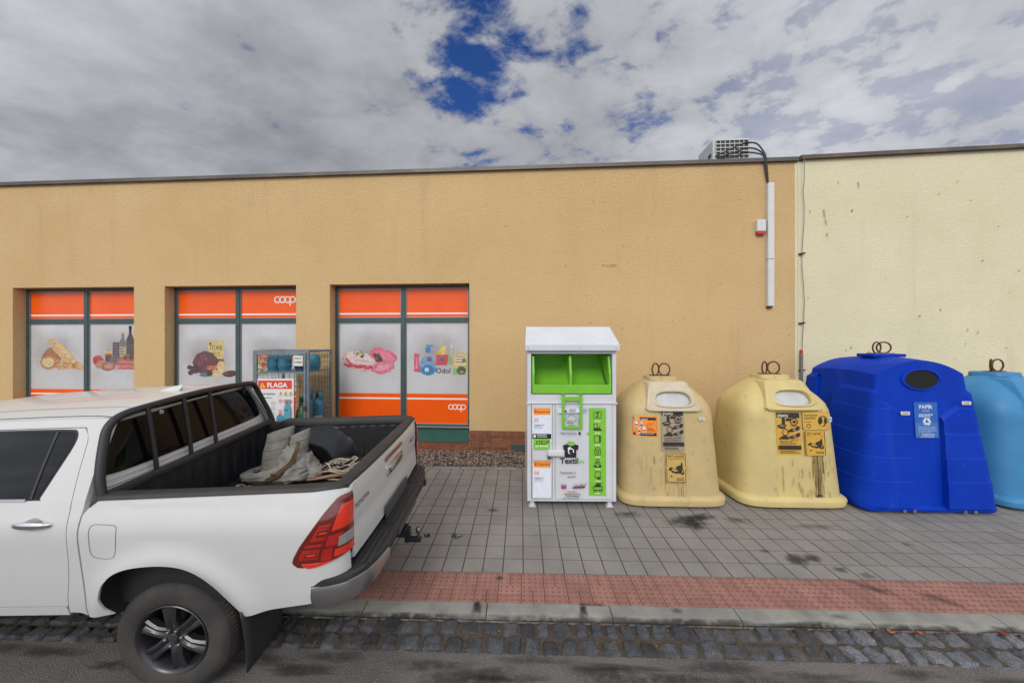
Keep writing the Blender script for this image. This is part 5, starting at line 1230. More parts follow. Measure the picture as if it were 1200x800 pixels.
def zt_bed(x):
    z = rail(x)
    if x < -.36: z -= .07*((-.36-x)/.08)**2
    if x > .95: z -= .02*((x-.95)/.126)**2
    return z
SK = .13                                                              # the rear of the cab stands a little askew to the bed
def bed_side(far):
    mb = MB(); x_f = -.4475-(SK if far else 0)
    al = lambda z: interp([(.555,-.305),(.625,-.345),(.70,-.352),(.78,-.325),(.80,-.312)], z)
    rows = []                                                            # strip in front of the arch
    for j in range(15):
        z = .575+(.80-.575)*j/14; a = al(z); rows.append([(x_f, yside(x_f, z)+.07, z), (x_f, yside(x_f, z)+.02, z)]+[(x_f+.006+(a-x_f-.006)*i/12, yside(x_f+(a-x_f)*i/12, z), z) for i in range(13)]+[(a+.001, yside(a, z)+.010, z)])
    rows.insert(0, [(p[0], p[1]+.04, p[2]) for p in rows[0]])
    parts = [rows]; rows = []
    xs = [x_f+.006+(-.312-x_f-.006)*i/14 for i in range(15)]+[-.312+(.84+.312)*i/70 for i in range(1,71)]+[.84+.236*sin(pi/2*i/12) for i in range(1,13)]
    zl = lambda x: .80 if x <= -.312 else (sinterp(ARCH[3:], x) if x < .475 else .562+(x-.475)*.16)
    for j in range(25):
        r = []
        for x in xs:
            a, b = zl(x), zt_bed(x if not far else max(x, -.44)); z = a+(b-a)*j/24; r.append((x, yside(x, z), z))
        rows.append(r)
    low = [(x, y+(.010 if x > -.312 else .0), z) for x, y, z in rows[0]]; t1 = [(x, y+.012, z+.006) for x, y, z in rows[-1]]; t2 = [(x, y+.07, z+.006) for x, y, z in rows[-1]]
    rows = [low]+rows+[t1, t2]; rows = [[(r[0][0]-.006, r[0][1]+.03, r[0][2])]+r for r in rows]
    parts.append(rows)
    for rows in parts:
        if far: rows = [[(x, TW_-y, z) for x, y, z in r] for r in rows]
        q = MB(); q.rings(rows, cap0=False, cap1=False, closed=False)
        mb.add(q.v, q.f if far else [tuple(reversed(f)) for f in q.f])
    return mb.build('bed_side', M['paint'], tk, smooth=35)
for far in (False, True):
    bed_side(far)
    # wheel well lining: dark half shell behind the arch
    mb = MB(); rg = []
    for k in range(15):
        x, z = interp([(i, p[0]) for i, p in enumerate(ARCH)], k*12/14), interp([(i, p[1]) for i, p in enumerate(ARCH)], k*12/14)
        g = [(x, yside(x, z)+.009, z+.002), (x, .45, z+.012)]
        rg.append([(a, (TW_-b if far else b), c) for a, b, c in g])
    mb.rings(rg, cap0=False, cap1=False, closed=False); mb.build('wheel_well', M['black'], tk)
def on_side(far): return lambda u, v, h: (u, (TW_-(yside(u, v)-h)) if far else yside(u, v)-h, zd(u, v))
def strip(name, pts, w, m, parent, h=.0012, far=False):
    """thin dark shut line or trim following the body side through (x, z) points"""
    fn = on_side(far); mb = MB(); L_ = []
    dense = []
    for (a, b) in zip(pts, pts[1:]):
        for i in range(8): dense.append((a[0]+(b[0]-a[0])*i/8, a[1]+(b[1]-a[1])*i/8))
    dense.append(pts[-1]); n = len(dense)
    for i, p in enumerate(dense):
        a, b = dense[max(0,i-1)], dense[min(n-1,i+1)]; d = Vector((b[0]-a[0], b[1]-a[1])).normalized(); q = Vector((-d.y, d.x))*w/2
        L_ += [fn(p[0]+q.x, p[1]+q.y, h), fn(p[0]-q.x, p[1]-q.y, h)]
    mb.add(L_, [(2*i, 2*i+1, 2*i+3, 2*i+2) for i in range(n-1)]); return mb.build(name, m, parent)
def curve(pts, n=6, closed=False):
    pts = [Vector(p) for p in pts]; out_ = []; k = len(pts)
    for i in range(k if closed else k-1):
        p0, p1, p2, p3 = (pts[(i-1)%k], pts[i], pts[(i+1)%k], pts[(i+2)%k]) if closed else (pts[max(0,i-1)], pts[i], pts[i+1], pts[min(k-1,i+2)])
        for j in range(n):
            t = j/n; out_.append(.5*((2*p1)+(p2-p0)*t+(2*p0-5*p1+4*p2-p3)*t*t+(3*p1-p0-3*p2+p3)*t**3))
    if not closed: out_.append(pts[-1])
    return out_
# fuel flap outline
ff = curve([(-.375,1.145),(-.30,1.152),(-.238,1.145),(-.226,1.12),(-.232,1.03),(-.245,.965),(-.28,.950),(-.345,.955),(-.378,.98),(-.382,1.06)], 4, True)
strip('fuel_flap', [tuple(p) for p in ff]+[tuple(ff[0])], .003, mat('panel_gap', (.10,.10,.10), .7), tk)
# ---- cab sides, doors
RSK = .13
DR = [(.60,-.585),(.70,-.562),(.85,-.528),(1.0,-.515),(1.12,-.515),(1.25,-.532),(1.40,-.562),(1.55,-.592),(1.62,-.615),(1.662,-.66)]
def mapped(name, xa, xb, za, zb, far, m, nu=14, nv=28, parent=tk, h=0., lip=.03):
    mb = MB()
    rows = []
    for j in range(nv+1):
        z = za+(zb-za)*j/nv; a, b = xa(z), xb(z); rows.append([(a+(b-a)*i/nu, yside(a+(b-a)*i/nu, z)-h, zd(a+(b-a)*i/nu, z)) for i in range(nu+1)])
    if lip:      # returned edges so that shut lines read as gaps
        rows = [[(r[0][0]+0, r[0][1]+lip, r[0][2])]+r+[(r[-1][0], r[-1][1]+lip, r[-1][2])] for r in rows]
        rows = [[(x, y+lip, z) for x, y, z in rows[0]]]+rows+[[(x, y+lip, z) for x, y, z in rows[-1]]]
    if far: rows = [[(x, TW_-y, z) for x, y, z in r] for r in rows]
    mb.rings(rows, cap0=False, cap1=False, closed=False)
    if not far: mb.f = [tuple(reversed(f)) for f in mb.f]
    return mb.build(name, m, parent, smooth=35)
GT = 1.662
fdf = lambda z: -2.38 if z < 1.2 else -2.38+(z-1.2)*.86
for far in (False, True):
    q = mapped('quarter_panel', lambda z: sinterp(DR, z)+.0045, lambda z: -.452-(SK if far else 0)-(max(0, z-1.25))*.11, .585, 1.715, far, M['paint'])
    mapped('rocker_panel', lambda z: -2.45, lambda z: -.59, .565, .628, far, M['paint'], nv=4)
    mapped('roof_rail', lambda z: -2.0, lambda z: -.615, GT+.005, 1.715, far, M['paint'], nv=4)
    rd = mapped('door', lambda z: -1.425, lambda z: sinterp(DR, z), .634, GT, far, M['paint'])
    fd = mapped('door', fdf, lambda z: -1.432, .634, GT, far, M['paint'])
    if True:
        m_ = mapped('inner_frame', lambda z: -2.36+(max(0,z-1.2))*.86, lambda z: -.48-(SK+.02 if far else 0)-(max(0, z-1.25))*.11, .60, 1.69, far, M['seal'], h=-.022, lip=0)
    # windows: flush dark glass on the door, with rubber surround and divider
    fn = on_side(far)
    def glass(outline, parent, h=.003):
        mb = MB(); c = curve(outline, 5, True); cx = sum(p.x for p in c)/len(c); cz = sum(p.y for p in c)/len(c)
        rings = [[fn(cx+(p.x-cx)*q, cz+(p.y-cz)*q, hh) for p in c] for q, hh in ((1.02,-.004),(1.0,h),(.6,h),(.25,h))]
        if far: rings = [list(reversed(r)) for r in rings]
        mb.rings(rings, cap0=False); return mb
    out_r = [(-.755,1.288),(-.735,1.303),(-.700,1.45),(-.682,1.545),(-.683,1.60),(-.705,1.635),(-.75,1.645),(-1.0,1.648),(-1.36,1.648),(-1.385,1.63),(-1.385,1.31),(-1.37,1.288),(-1.1,1.287)]
    out_f = [(-1.48,1.288),(-1.465,1.31),(-1.465,1.63),(-1.48,1.645),(-1.7,1.640),(-1.93,1.62),(-1.99,1.60),(-2.02,1.57),(-2.22,1.34),(-2.24,1.30),(-2.2,1.288)]
    for o_, d_ in ((out_r, rd), (out_f, fd)):
        glass([( (p[0]-(-1.03 if d_ is rd else -1.8))*1.028+(-1.03 if d_ is rd else -1.8), (p[1]-1.467)*1.055+1.467) for p in o_], d_, .0018).build('window_seal', M['seal'], d_, smooth=30)
        glass(o_, d_, .0040).build('window', M['glass'], d_, smooth=30)
        strip('belt_strip', [(-1.40,1.281),(-.80,1.281)] if d_ is rd else [(-2.26,1.281),(-1.46,1.281)], .014, M['satin'], d_, .007, far)
    strip('window_divider', [(-.812,1.648),(-.772,1.288)], .016, M['trim'], rd, .007, far)
    for d_, hx_ in ((rd, -.71), (fd, -1.62)):
        mb = MB(); c = []                                                # chrome handle: swelling bar over a scooped recess
        for i in range(13):
            t = i/12; x = hx_-.115+.23*t; r = .006+.0135*sin(pi*t)**.6; z = 1.155+.010*sin(pi*t)
            y = yside(x, z)-.004-.030*sin(pi*t)**.7; yy = TW_-y if far else y
            c.append([(x, yy+(r*.7*cos(2*pi*k/12)), z+r*sin(2*pi*k/12)*1.1) for k in range(12)])
        mb.rings(c); mb.build('door_handle', M['chrome'], d_, smooth=60)
        g = curve([(hx_-.05,1.17),(hx_,1.19),(hx_+.05,1.17),(hx_+.055,1.145),(hx_,1.125),(hx_-.055,1.145)], 4, True)
        mb = MB(); mb.add([fn(p.x, p.y, .0012) for p in g], [tuple(range(len(g)))]); mb.build('handle_recess', M['satin'], d_)
# roof: crowned sheet, falling to the windscreen, rolled over the edges
def roofp(a, b):                         # a 0..1 rear to front, b 0..1 near to far
    x = -.515-SK*b*(1-a)-1.50*a; yn = ysurf(x, 1.712)+.004; y = yn+(TW_-2*yn)*b
    cr = 1-abs(2*b-1)**2.6
    z = 1.712+.066*cr - .072*a**1.7 - .020*max(0, (.12-a)/.12)**2
    x += .07*cr*(-1 if a > .5 else .5)*(abs(a-.5)*2)**2
    return (x, y, z)
mb = MB(); mb.grid(roofp, 36, 40); mb.build('roof', M['paint'], tk, smooth=60)
for b in (.02,):
    mb = MB(); mb.tube([Vector(roofp(a/20, b))+Vector((0, .016 if b < .5 else -.016, .001)) for a in range(21)], .006, 6); mb.build('roof_drip_strip', M['trim'], tk, smooth=60)
for b in (.14, .86):
    mb = MB()
    mb.add([p for a in range(21) for p in (Vector(roofp(a/20, b-.008))+Vector((0,0,.0015)), Vector(roofp(a/20, b+.008))+Vector((0,0,.0015)))], [(2*i,2*i+1,2*i+3,2*i+2) for i in range(20)])
    mb.build('roof_ditch', mat('paint_groove', (.42,.42,.41), .5), tk)
# cab rear face
def rear(v, b):
    z = .85+(1.71-.85)*v; x = -.452-.075*max(0, (z-1.30)/.4)**1.3; yn = ysurf(x, z)+.006
    x += -.05*(abs(2*b-1)**5); return (x+.012-SK*b, yn+(TW_-2*yn)*b, z)
mb = MB(); mb.grid(lambda a, b: rear(a, b), 20, 30); cr_ = mb.build('cab_rear_wall', M['paint'], tk, smooth=50)
def rearp(y, z, h):
    v = (z-.85)/.86; yn = ysurf(-.47, z)+.006; b = (y-yn)/(TW_-2*yn); return (rear(v, min(1,max(0,b)))[0]+h, y, z)
gw = curve([(.225,1.378),(.50,1.372),(.93,1.372),(1.36,1.372),(1.635,1.378),(1.665,1.42),(1.628,1.56),(1.585,1.645),(1.52,1.672),(.93,1.690),(.34,1.672),(.275,1.645),(.232,1.56),(.195,1.42)], 5, True)
cy, cz = .93, 1.53
QS = (1, .92, .84, .76, .68, .6, .52, .44, .36, .28, .2, .12, .05)
mb = MB(); mb.rings([[rearp(cy+(p.x-cy)*1.015, cz+(p.y-cz)*1.05, -.004) for p in gw]]+[[rearp(cy+(p.x-cy)*q*1.015, cz+(p.y-cz)*q*1.05, .005) for p in gw] for q in QS], cap0=False); rw = mb.build('rear_window', M['seal'], cr_, smooth=30)
mb = MB(); mb.rings([[rearp(cy+(p.x-cy)*q, cz+(p.y-cz)*q, .009) for p in gw] for q in QS], cap0=False); mb.build('pane', M['glass_rear'], rw, smooth=30)
for z in (1.30, 1.335):
    mb = MB(); mb.tube([rearp(.2+.146*i, z, .001) for i in range(11)], .005, 6); mb.build('pressed_rib', M['paint'], cr_, smooth=60)
# black tubular guard round the rear window with three uprights
gp = curve([(-.395,.115,1.28),(-.425,.135,1.40),(-.465,.20,1.58),(-.478,.245,1.675),(-.47,.32,1.728),(-.462,.50,1.748),(-.455,.93,1.765),(-.462,1.36,1.748),(-.47,1.54,1.728),(-.478,1.615,1.675),(-.465,1.66,1.58),(-.425,1.725,1.40),(-.395,1.745,1.28)], 6)
gp = [(p.x-SK*p.y/TW_, p.y, p.z) for p in gp]
mb = MB(); mb.tube(gp, .024, 10); gd = mb.build('window_guard', M['trim'], tk, smooth=60)
for y in (.46, .74, .985):
    mb = MB(); mb.tube([(a-SK*y/TW_, b, c) for a, b, c in ((-.400,y,1.27),(-.412,y,1.45),(-.445,y,1.75))], .014, 8); mb.build('guard_bar', M['trim'], gd, smooth=60)
mb = MB(); mb.tube([(-.398,.13,1.285),(-.398-SK,1.73,1.285)], .02, 8); mb.build('guard_rail', M['trim'], gd, smooth=60)
for y in (.50,):
    mb = MB(); mb.lathe([(.012,0),(.012,.02),(.006,.024)], (-.425,y,1.69), 'z', 8); mb.build('guard_bolt', M['satin'], gd)
# shark fin aerial
mb = MB(); rg = []
for i in range(9):
    t = i/8; x = -.88+.17*t; h = .055*t**.8*(1 if t < .9 else .8); w = .028*(1-.3*t)
    rg.append([(x, .93-w, 1.770), (x+.02*t, .93-w*.5, 1.772+h*.55), (x+.03*t, .93, 1.773+h), (x+.02*t, .93+w*.5, 1.772+h*.55), (x, .93+w, 1.770)])
mb.rings(rg, closed=True); mb.build('aerial_fin', M['paint'], tk, smooth=50)
# ---- bed: liner tub, caps
FX0, FX1, BY0, BY1, FZ = -.395, 1.005, .175, TW_-.175, .875
mb = MB()
def wallf(u, v, far):
    x0_ = FX0-(SK if far else 0); x = x0_+(FX1-x0_)*u; z = FZ+(rail(x)-.01-FZ)*v; y = BY0-.03*v
    rib = .010*(1 if (u*14) % 1 < .5 else 0)*(1 if .08 < v < .86 else 0)
    hx = (x-.02)/.42; q_ = math.sqrt(hx*hx*1.0+(max(0,(z-FZ))/.36)**2); hump = max(0, min(1, (1.06-q_)/.42)); y += rib*(1-hump)+.225*hump*hump*(3-2*hump)
    return (x, TW_-y if far else y, z)
for far in (False, True): mb.grid(lambda u, v: wallf(u, v, far), 112, 36, flip=not far)
def floorz(y): return FZ+.012*(1 if (y*11) % 1 < .55 else 0)
mb.grid(lambda a, b: (FX0-SK*b+(FX1-FX0+SK*b+.07)*a, BY0-.01+(BY1-BY0+.02)*b, floorz(BY0+(BY1-BY0)*b)), 4, 120)
mb.grid(lambda a, b: (FX0-SK*a+.012*(1 if (a*12)%1 < .5 and b < .85 else 0), BY0-.02+(BY1-BY0+.04)*a, FZ-.02+(1.285-FZ+.02)*b), 72, 8)
mb.grid(lambda a, b: (FX1+.002-.012*(1 if (a*10)%1 < .5 and b < .85 else 0), BY0-.02+(BY1-BY0+.04)*a, FZ-.02+(1.295-FZ+.02)*b), 72, 8, flip=True)
ln = mb.build('bed_liner', M['liner'], tk, smooth=28)
mb = MB()                                                                # wheel box swelling on the far wall
mb.add([(x-(SK if y > 1 else 0), y, z) for z in (1.255,1.292) for x, y in ((-.42,.09),(-.375,.09),(-.375,TW_-.09),(-.42,TW_-.09))], [(3,2,1,0),(4,5,6,7),(0,1,5,4),(1,2,6,5),(2,3,7,6),(3,0,4,7)]); mb.build('bed_front_cap', M['cap'], tk, bevel=.008)
for far in (False, True):
    mb = MB(); rg = []
    for i in range(41):
        xf_ = -.415-(SK if far else 0); x = xf_+(1.065-xf_)*i/40; z = zt_bed(max(x, -.415))+.004; y0 = yside(x, z-.03)+.004; y1 = max(y0+.085, BY0-.01) if x < .9 else y0+.085
        g = [(x,y0,z-.004),(x,y0+.004,z+.012),(x,y0+.018,z+.019),(x,y1-.012,z+.016),(x,y1,z+.004),(x,y1,z-.05)]
        rg.append([(a, TW_-b, c) if far else (a, b, c) for a, b, c in g])
    mb.rings(rg, closed=True); 
    if not far: mb.f = [tuple(reversed(f)) for f in mb.f]
    mb.build('bed_rail_cap', M['cap'], tk, smooth=50)
mb = MB()                                                                # filler between liner and outer skin
mb.box((-.40,.13,.60),(1.0,.172,1.2)); mb.box((-.40,TW_-.172,.60),(1.0,TW_-.13,1.2)); mb.box((-.44-SK,.12,.6),(-.41-SK,TW_-.12,1.25)); mb.box((-.40,.14,.70),(1.0,TW_-.14,.865)); mb.build('bed_shell', M['seal'], tk)
# tailgate
TY0, TY1 = .192, TW_-.192
def tgx(y, z):
    b = (y-TY0)/(TY1-TY0); x = 1.070+.022*(1-abs(2*b-1)**2.2)
    return x - .010*max(0, (z-1.22)/.09)**2 + (.010*max(0,(1.0-z)/.2) if z < 1.0 else 0) - .012*math.exp(-((z-1.02)/.05)**2)*(.5)
TZ0, TZ1 = .828, 1.302
mb = MB(); rows = []
for j in range(19):
    z = TZ0+(TZ1-TZ0)*j/18; rows.append([(tgx(TY0+(TY1-TY0)*i/24, z), TY0+(TY1-TY0)*i/24, z) for i in range(25)])
rows = [[(1.01,y,z) for x,y,z in rows[0]]]+rows+[[(1.01,y,TZ1+.004) for x,y,z in rows[-1]]]
rows = [[(1.01, r[0][1], r[0][2])]+r+[(1.01, r[-1][1], r[-1][2])] for r in rows]
mb.rings(rows, closed=False, cap0=False, cap1=False)
tg = mb.build('tailgate', M['paint'], tk, smooth=35)
mb = MB(); rg = []
for i in range(25):
    y = TY0-.03+(TY1-TY0+.06)*i/24; xo = tgx(min(TY1,max(TY0,y)), TZ1)-.002; z = TZ1+.006
    rg.append([(xo,y,z-.006),(xo-.004,y,z+.012),(xo-.02,y,z+.020),(.985,y,z+.016),(.965,y,z+.004),(.965,y,z-.06)])
mb.rings(rg, closed=True); mb.build('tailgate_cap', M['cap'], tg, smooth=50)
mb = MB(); mb.box((.985,TY0+.01,FZ),(1.02,TY1-.01,1.29)); mb.build('tailgate_inner', M['liner'], tg)
def ontg(u, v, h): return (tgx(u, v)+h, u, v)                            # u = y, v = z
bl_y0, bl_y1 = .70, 1.14
mb = MB()
def pad(mb, y0, y1, z0, z1, h, r=.012, fn=ontg):
    c = []
    for (cy_, cz2, a0) in ((y1-r,z1-r,0),(y0+r,z1-r,90),(y0+r,z0+r,180),(y1-r,z0+r,270)):
        c += [(cy_+r*cos(math.radians(a0+30*k)), cz2+r*sin(math.radians(a0+30*k))) for k in range(4)]
    m_ = ((y0+y1)/2, (z0+z1)/2)
    mb.rings([[fn(p[0], p[1], -.004) for p in c], [fn(p[0], p[1], h*.8) for p in c], [fn(m_[0]+(p[0]-m_[0])*(1-.006/(y1-y0)*2), m_[1]+(p[1]-m_[1])*.9, h) for p in c]], cap0=False)
pad(mb, bl_y0+.02, bl_y1, 1.228, 1.262, .008, .015); mb.build('brake_light', mat('brake_lens', (.22,.018,.015), .2, coat=1.), tg, smooth=40)
mb = MB(); pad(mb, .74, 1.14, 1.095, 1.195, .010, .03); hb = mb.build('tailgate_handle', M['chrome'], tg, smooth=40)
mb = MB(); pad(mb, .80, 1.10, 1.118, 1.172, .022, .02); mb.build('handle_grip', M['satin'], hb, smooth=40)
mb = MB(); pad(mb, .82, 1.06, 1.100, 1.116, .013, .006); mb.build('handle_recess', M['seal'], hb, smooth=40)
P = Print(lambda u, v, h: ontg(.255+u, 1.075+v, .004+h), .001, .002)     # small metal badge letters
vs_, fs_ = text_geo('TOYOTA', .02)
def letters(txt, y0, z0, h, w):
    vs_, fs_ = text_geo(txt, .015); k = h/.72; wd = max(p[0] for p in vs_); mb = MB()
    n = len(vs_)
    mb.add([ontg(y0+p[0]/wd*w, z0+p[1]*k, .005) for p in vs_], fs_); return mb.build('badge_lettering', M['badge'], tg)
letters('TOYOTA', .225, 1.122, .035, .20); letters('HILUX', TY1-.26, 1.135, .035, .16)
# ---- tail lights
TLO = [(.842,.872),(.803,.888),(.790,.915),(.800,.945),(.84,1.015),(.90,1.10),(.97,1.20),(1.02,1.262),(1.045,1.272),(1.058,1.27)]
def tl_edge(z):                      # forward edge x of the lamp at height z
    return interp([(.86,.86),(.872,.842),(.888,.803),(.915,.790),(.945,.800),(1.015,.84),(1.10,.90),(1.20,.968),(1.262,1.02),(1.275,1.045)], z)
def tl_bot(x): return .864+.05*max(0,(x-.84)/.236)**1.2
def lampsurf(s, z, h):
    """s 0..1 from forward edge on the side round the corner to the tailgate edge"""
    e = tl_edge(z)
    pts = 24
    # path in plan: along the side to the corner then to (1.074,.188)
    a = e+(1.0762-e)*min(1, s/.8); y = yside(a, z)
    if s > .8: q = (s-.8)/.2; y = yside(1.0762, z)+(.186-yside(1.0762, z))*q; return (1.0762+.002*q+h, y, z)
    # outward normal approx
    y2 = yside(min(1.076,a+.004), z); d = Vector((.004, y2-y)).normalized(); return (a+h*d.y, y-h*d.x, z)
def lens(mat_, s0, s1, z0, z1, h, parent, name, far, ns=16, nz=14):
    rows = []
    for j in range(nz+1):
        z = z0+(z1-z0)*j/nz; r = []
        for i in range(ns+1):
            s = s0+(s1-s0)*(1-cos(pi*i/ns))/2; zz_ = z
            p = lampsurf(s, z, h if 0 < i < ns and 0 < j < nz else -.004)
            zmin = tl_bot(p[0]); p = (p[0], p[1], max(p[2], zmin) if j == 0 or p[2] < zmin else p[2])
            r.append((p[0], TW_-p[1], p[2]) if far else p)
        rows.append(r)
    mb = MB(); mb.rings(rows, closed=False, cap0=False, cap1=False)
    if not far: mb.f = [tuple(reversed(f)) for f in mb.f]
    return mb.build(name, mat_, parent, smooth=40)
for far in (False, True):
    tl = lens(M['redlens2'], 0, 1, .864, 1.274, .008, tk, 'tail_light', far, 24, 24)
    lens(M['redlens3'], .50, .97, 1.075, 1.225, .011, tl, 'upper_lens', far); lens(M['redlens'], .47, .72, .99, 1.062, .0115, tl, 'middle_lens', far)
    lens(M['redlens3'], .14, .97, .873, .905, .011, tl, 'lower_lens', far); lens(M['redlens'], .44, .60, .905, .985, .0105, tl, 'lens_divider', far, 8)
    lens(M['redlens'], .10, .40, .925, .992, .010, tl, 'indicator_lens', far); lens(M['redlens2'], .17, .37, .938, .978, .0125, tl, 'indicator_recess', far, 8, 6); lens(M['redlens3'], .20, .36, .950, .964, .0145, tl, 'indicator_bar', far, 8, 6)
    lens(M['redlens'], .14, .44, 1.035, 1.135, .010, tl, 'side_lens', far); lens(M['redlens2'], .20, .42, 1.055, 1.115, .0125, tl, 'side_recess', far, 8, 6); lens(M['redlens3'], .24, .41, 1.078, 1.094, .0145, tl, 'side_bar', far, 8, 6)
    lens(M['redlens'], .10, .42, 1.0, 1.022, .0105, tl, 'side_strip', far, 8, 6)
    lens(M['clearlens'], .66, .96, .975, 1.045, .0125, tl, 'reversing_lens', far); lens(M['redlens3'], .62, .97, .915, .965, .011, tl, 'reflector', far)
# ---- rear bumper: chrome corners, black tread step, tow hitch
def bump_path(far):
    p = curve([(.885,.050),(.98,.062),(1.08,.098),(1.155,.17),(1.20,.27),(1.222,.36),(1.232,.40)], 6)
    return [(q.x, TW_-q.y) if far else (q.x, q.y) for q in p]
bp = MB(); pr = bump_path(False)+list(reversed(bump_path(True)))
inn = [(min(p[0]-.02, 1.03+0*p[0]) if .25 < p[1] < TW_-.25 else max(.86, p[0]-.14), max(.12, min(TW_-.12, p[1]+(.10 if p[1] < .9 else -.10))), 0) for p in pr]
bp.rings([[(p[0]-.004,p[1],.742) for p in pr], [(p[0]-.008,p[1],.772) for p in pr], [(p[0]-.022,p[1],.783) for p in pr], [(i_[0],i_[1],.786) for i_ in inn]], closed=False, cap0=False, cap1=False)
bm = bp.build('rear_bumper', M['trim'], tk, smooth=35)
for far in (False, True):
    mb = MB(); pts = bump_path(far); rows = []
    def cz(i): return i/(len(pts)-1)
    for v, off in ((0,-.03),(.06,-.006),(.2,.004),(.55,.008),(.85,.003),(.96,-.002),(1,-.014)):
        row = []
        for i, p in enumerate(pts):
            t = cz(i); zb = .585+.085*t**1.6+.03*(1-min(1,t*9))**2*1.5; zt2 = .742+.012*t
            cyo = (p[0]+off, p[1]) if t > .35 else (p[0]+off*t, p[1]+(off if far else -off))
            row.append((*cyo, zb+(zt2-zb)*v))
        rows.append(row)
    mb.rings(rows, closed=False, cap0=False, cap1=False)
    if far: mb.f = [tuple(reversed(f)) for f in mb.f]
    mb.build('bumper_corner', M['satin'], bm, smooth=40, solid=.004)
mb = MB(); 
mb.box((1.10,.405,.66),(1.205,TW_-.405,.755)); mb.box((1.06,.36,.62),(1.12,TW_-.36,.74)); mb.build('bumper_centre', M['trim'], bm, bevel=.012)
mb = MB()
for i in range(3):
    for (ya, yb) in ((.20,.55),(.62,1.24),(1.31,1.66)): mb.box((1.075+i*.042,ya,.785),(1.100+i*.042,yb,.792))
mb.build('tread_pad', M['cap'], bm, bevel=.003)
mb = MB(); mb.box((1.112,.66,.80),(1.12,1.20,.90)); mb.box((1.2055,.68,.655),(1.210,1.18,.745)); mb.build('number_plate_recess', mat('plate_recess', (.07,.068,.067), .5), bm)
th = MB(); th.box((.9,.88,.50),(1.20,.98,.57)); th.box((1.10,.80,.52),(1.13,1.06,.62)); th.box((1.18,.90,.44),(1.225,.96,.56)); th.box((1.19,.905,.44),(1.32,.955,.475))
hi = th.build('tow_hitch', mat('hitch_black', (.018,.022,.03), .45, .3), tk, bevel=.008)
mb = MB(); mb.tube([(1.06,.45,.55),(1.06,1.41,.55)], .03, 10); mb.build('hitch_crossbar', M['trim'], hi, smooth=60)
mb = MB(); mb.lathe([(.014,0),(.012,.03),(.016,.04),(.023,.052),(.025,.064),(.022,.078),(.012,.088)], (1.295,.93,.475), 'z', 16); mb.build('tow_ball', M['badge'], hi, smooth=60)
mb = MB(); mb.tube(curve([(1.08,.62,.60),(1.09,.60,.52),(1.08,.58,.50)],4), .02, 8); mb.box((1.05,.66,.55),(1.10,.76,.63)); mb.build('trailer_socket', M['trim'], hi)
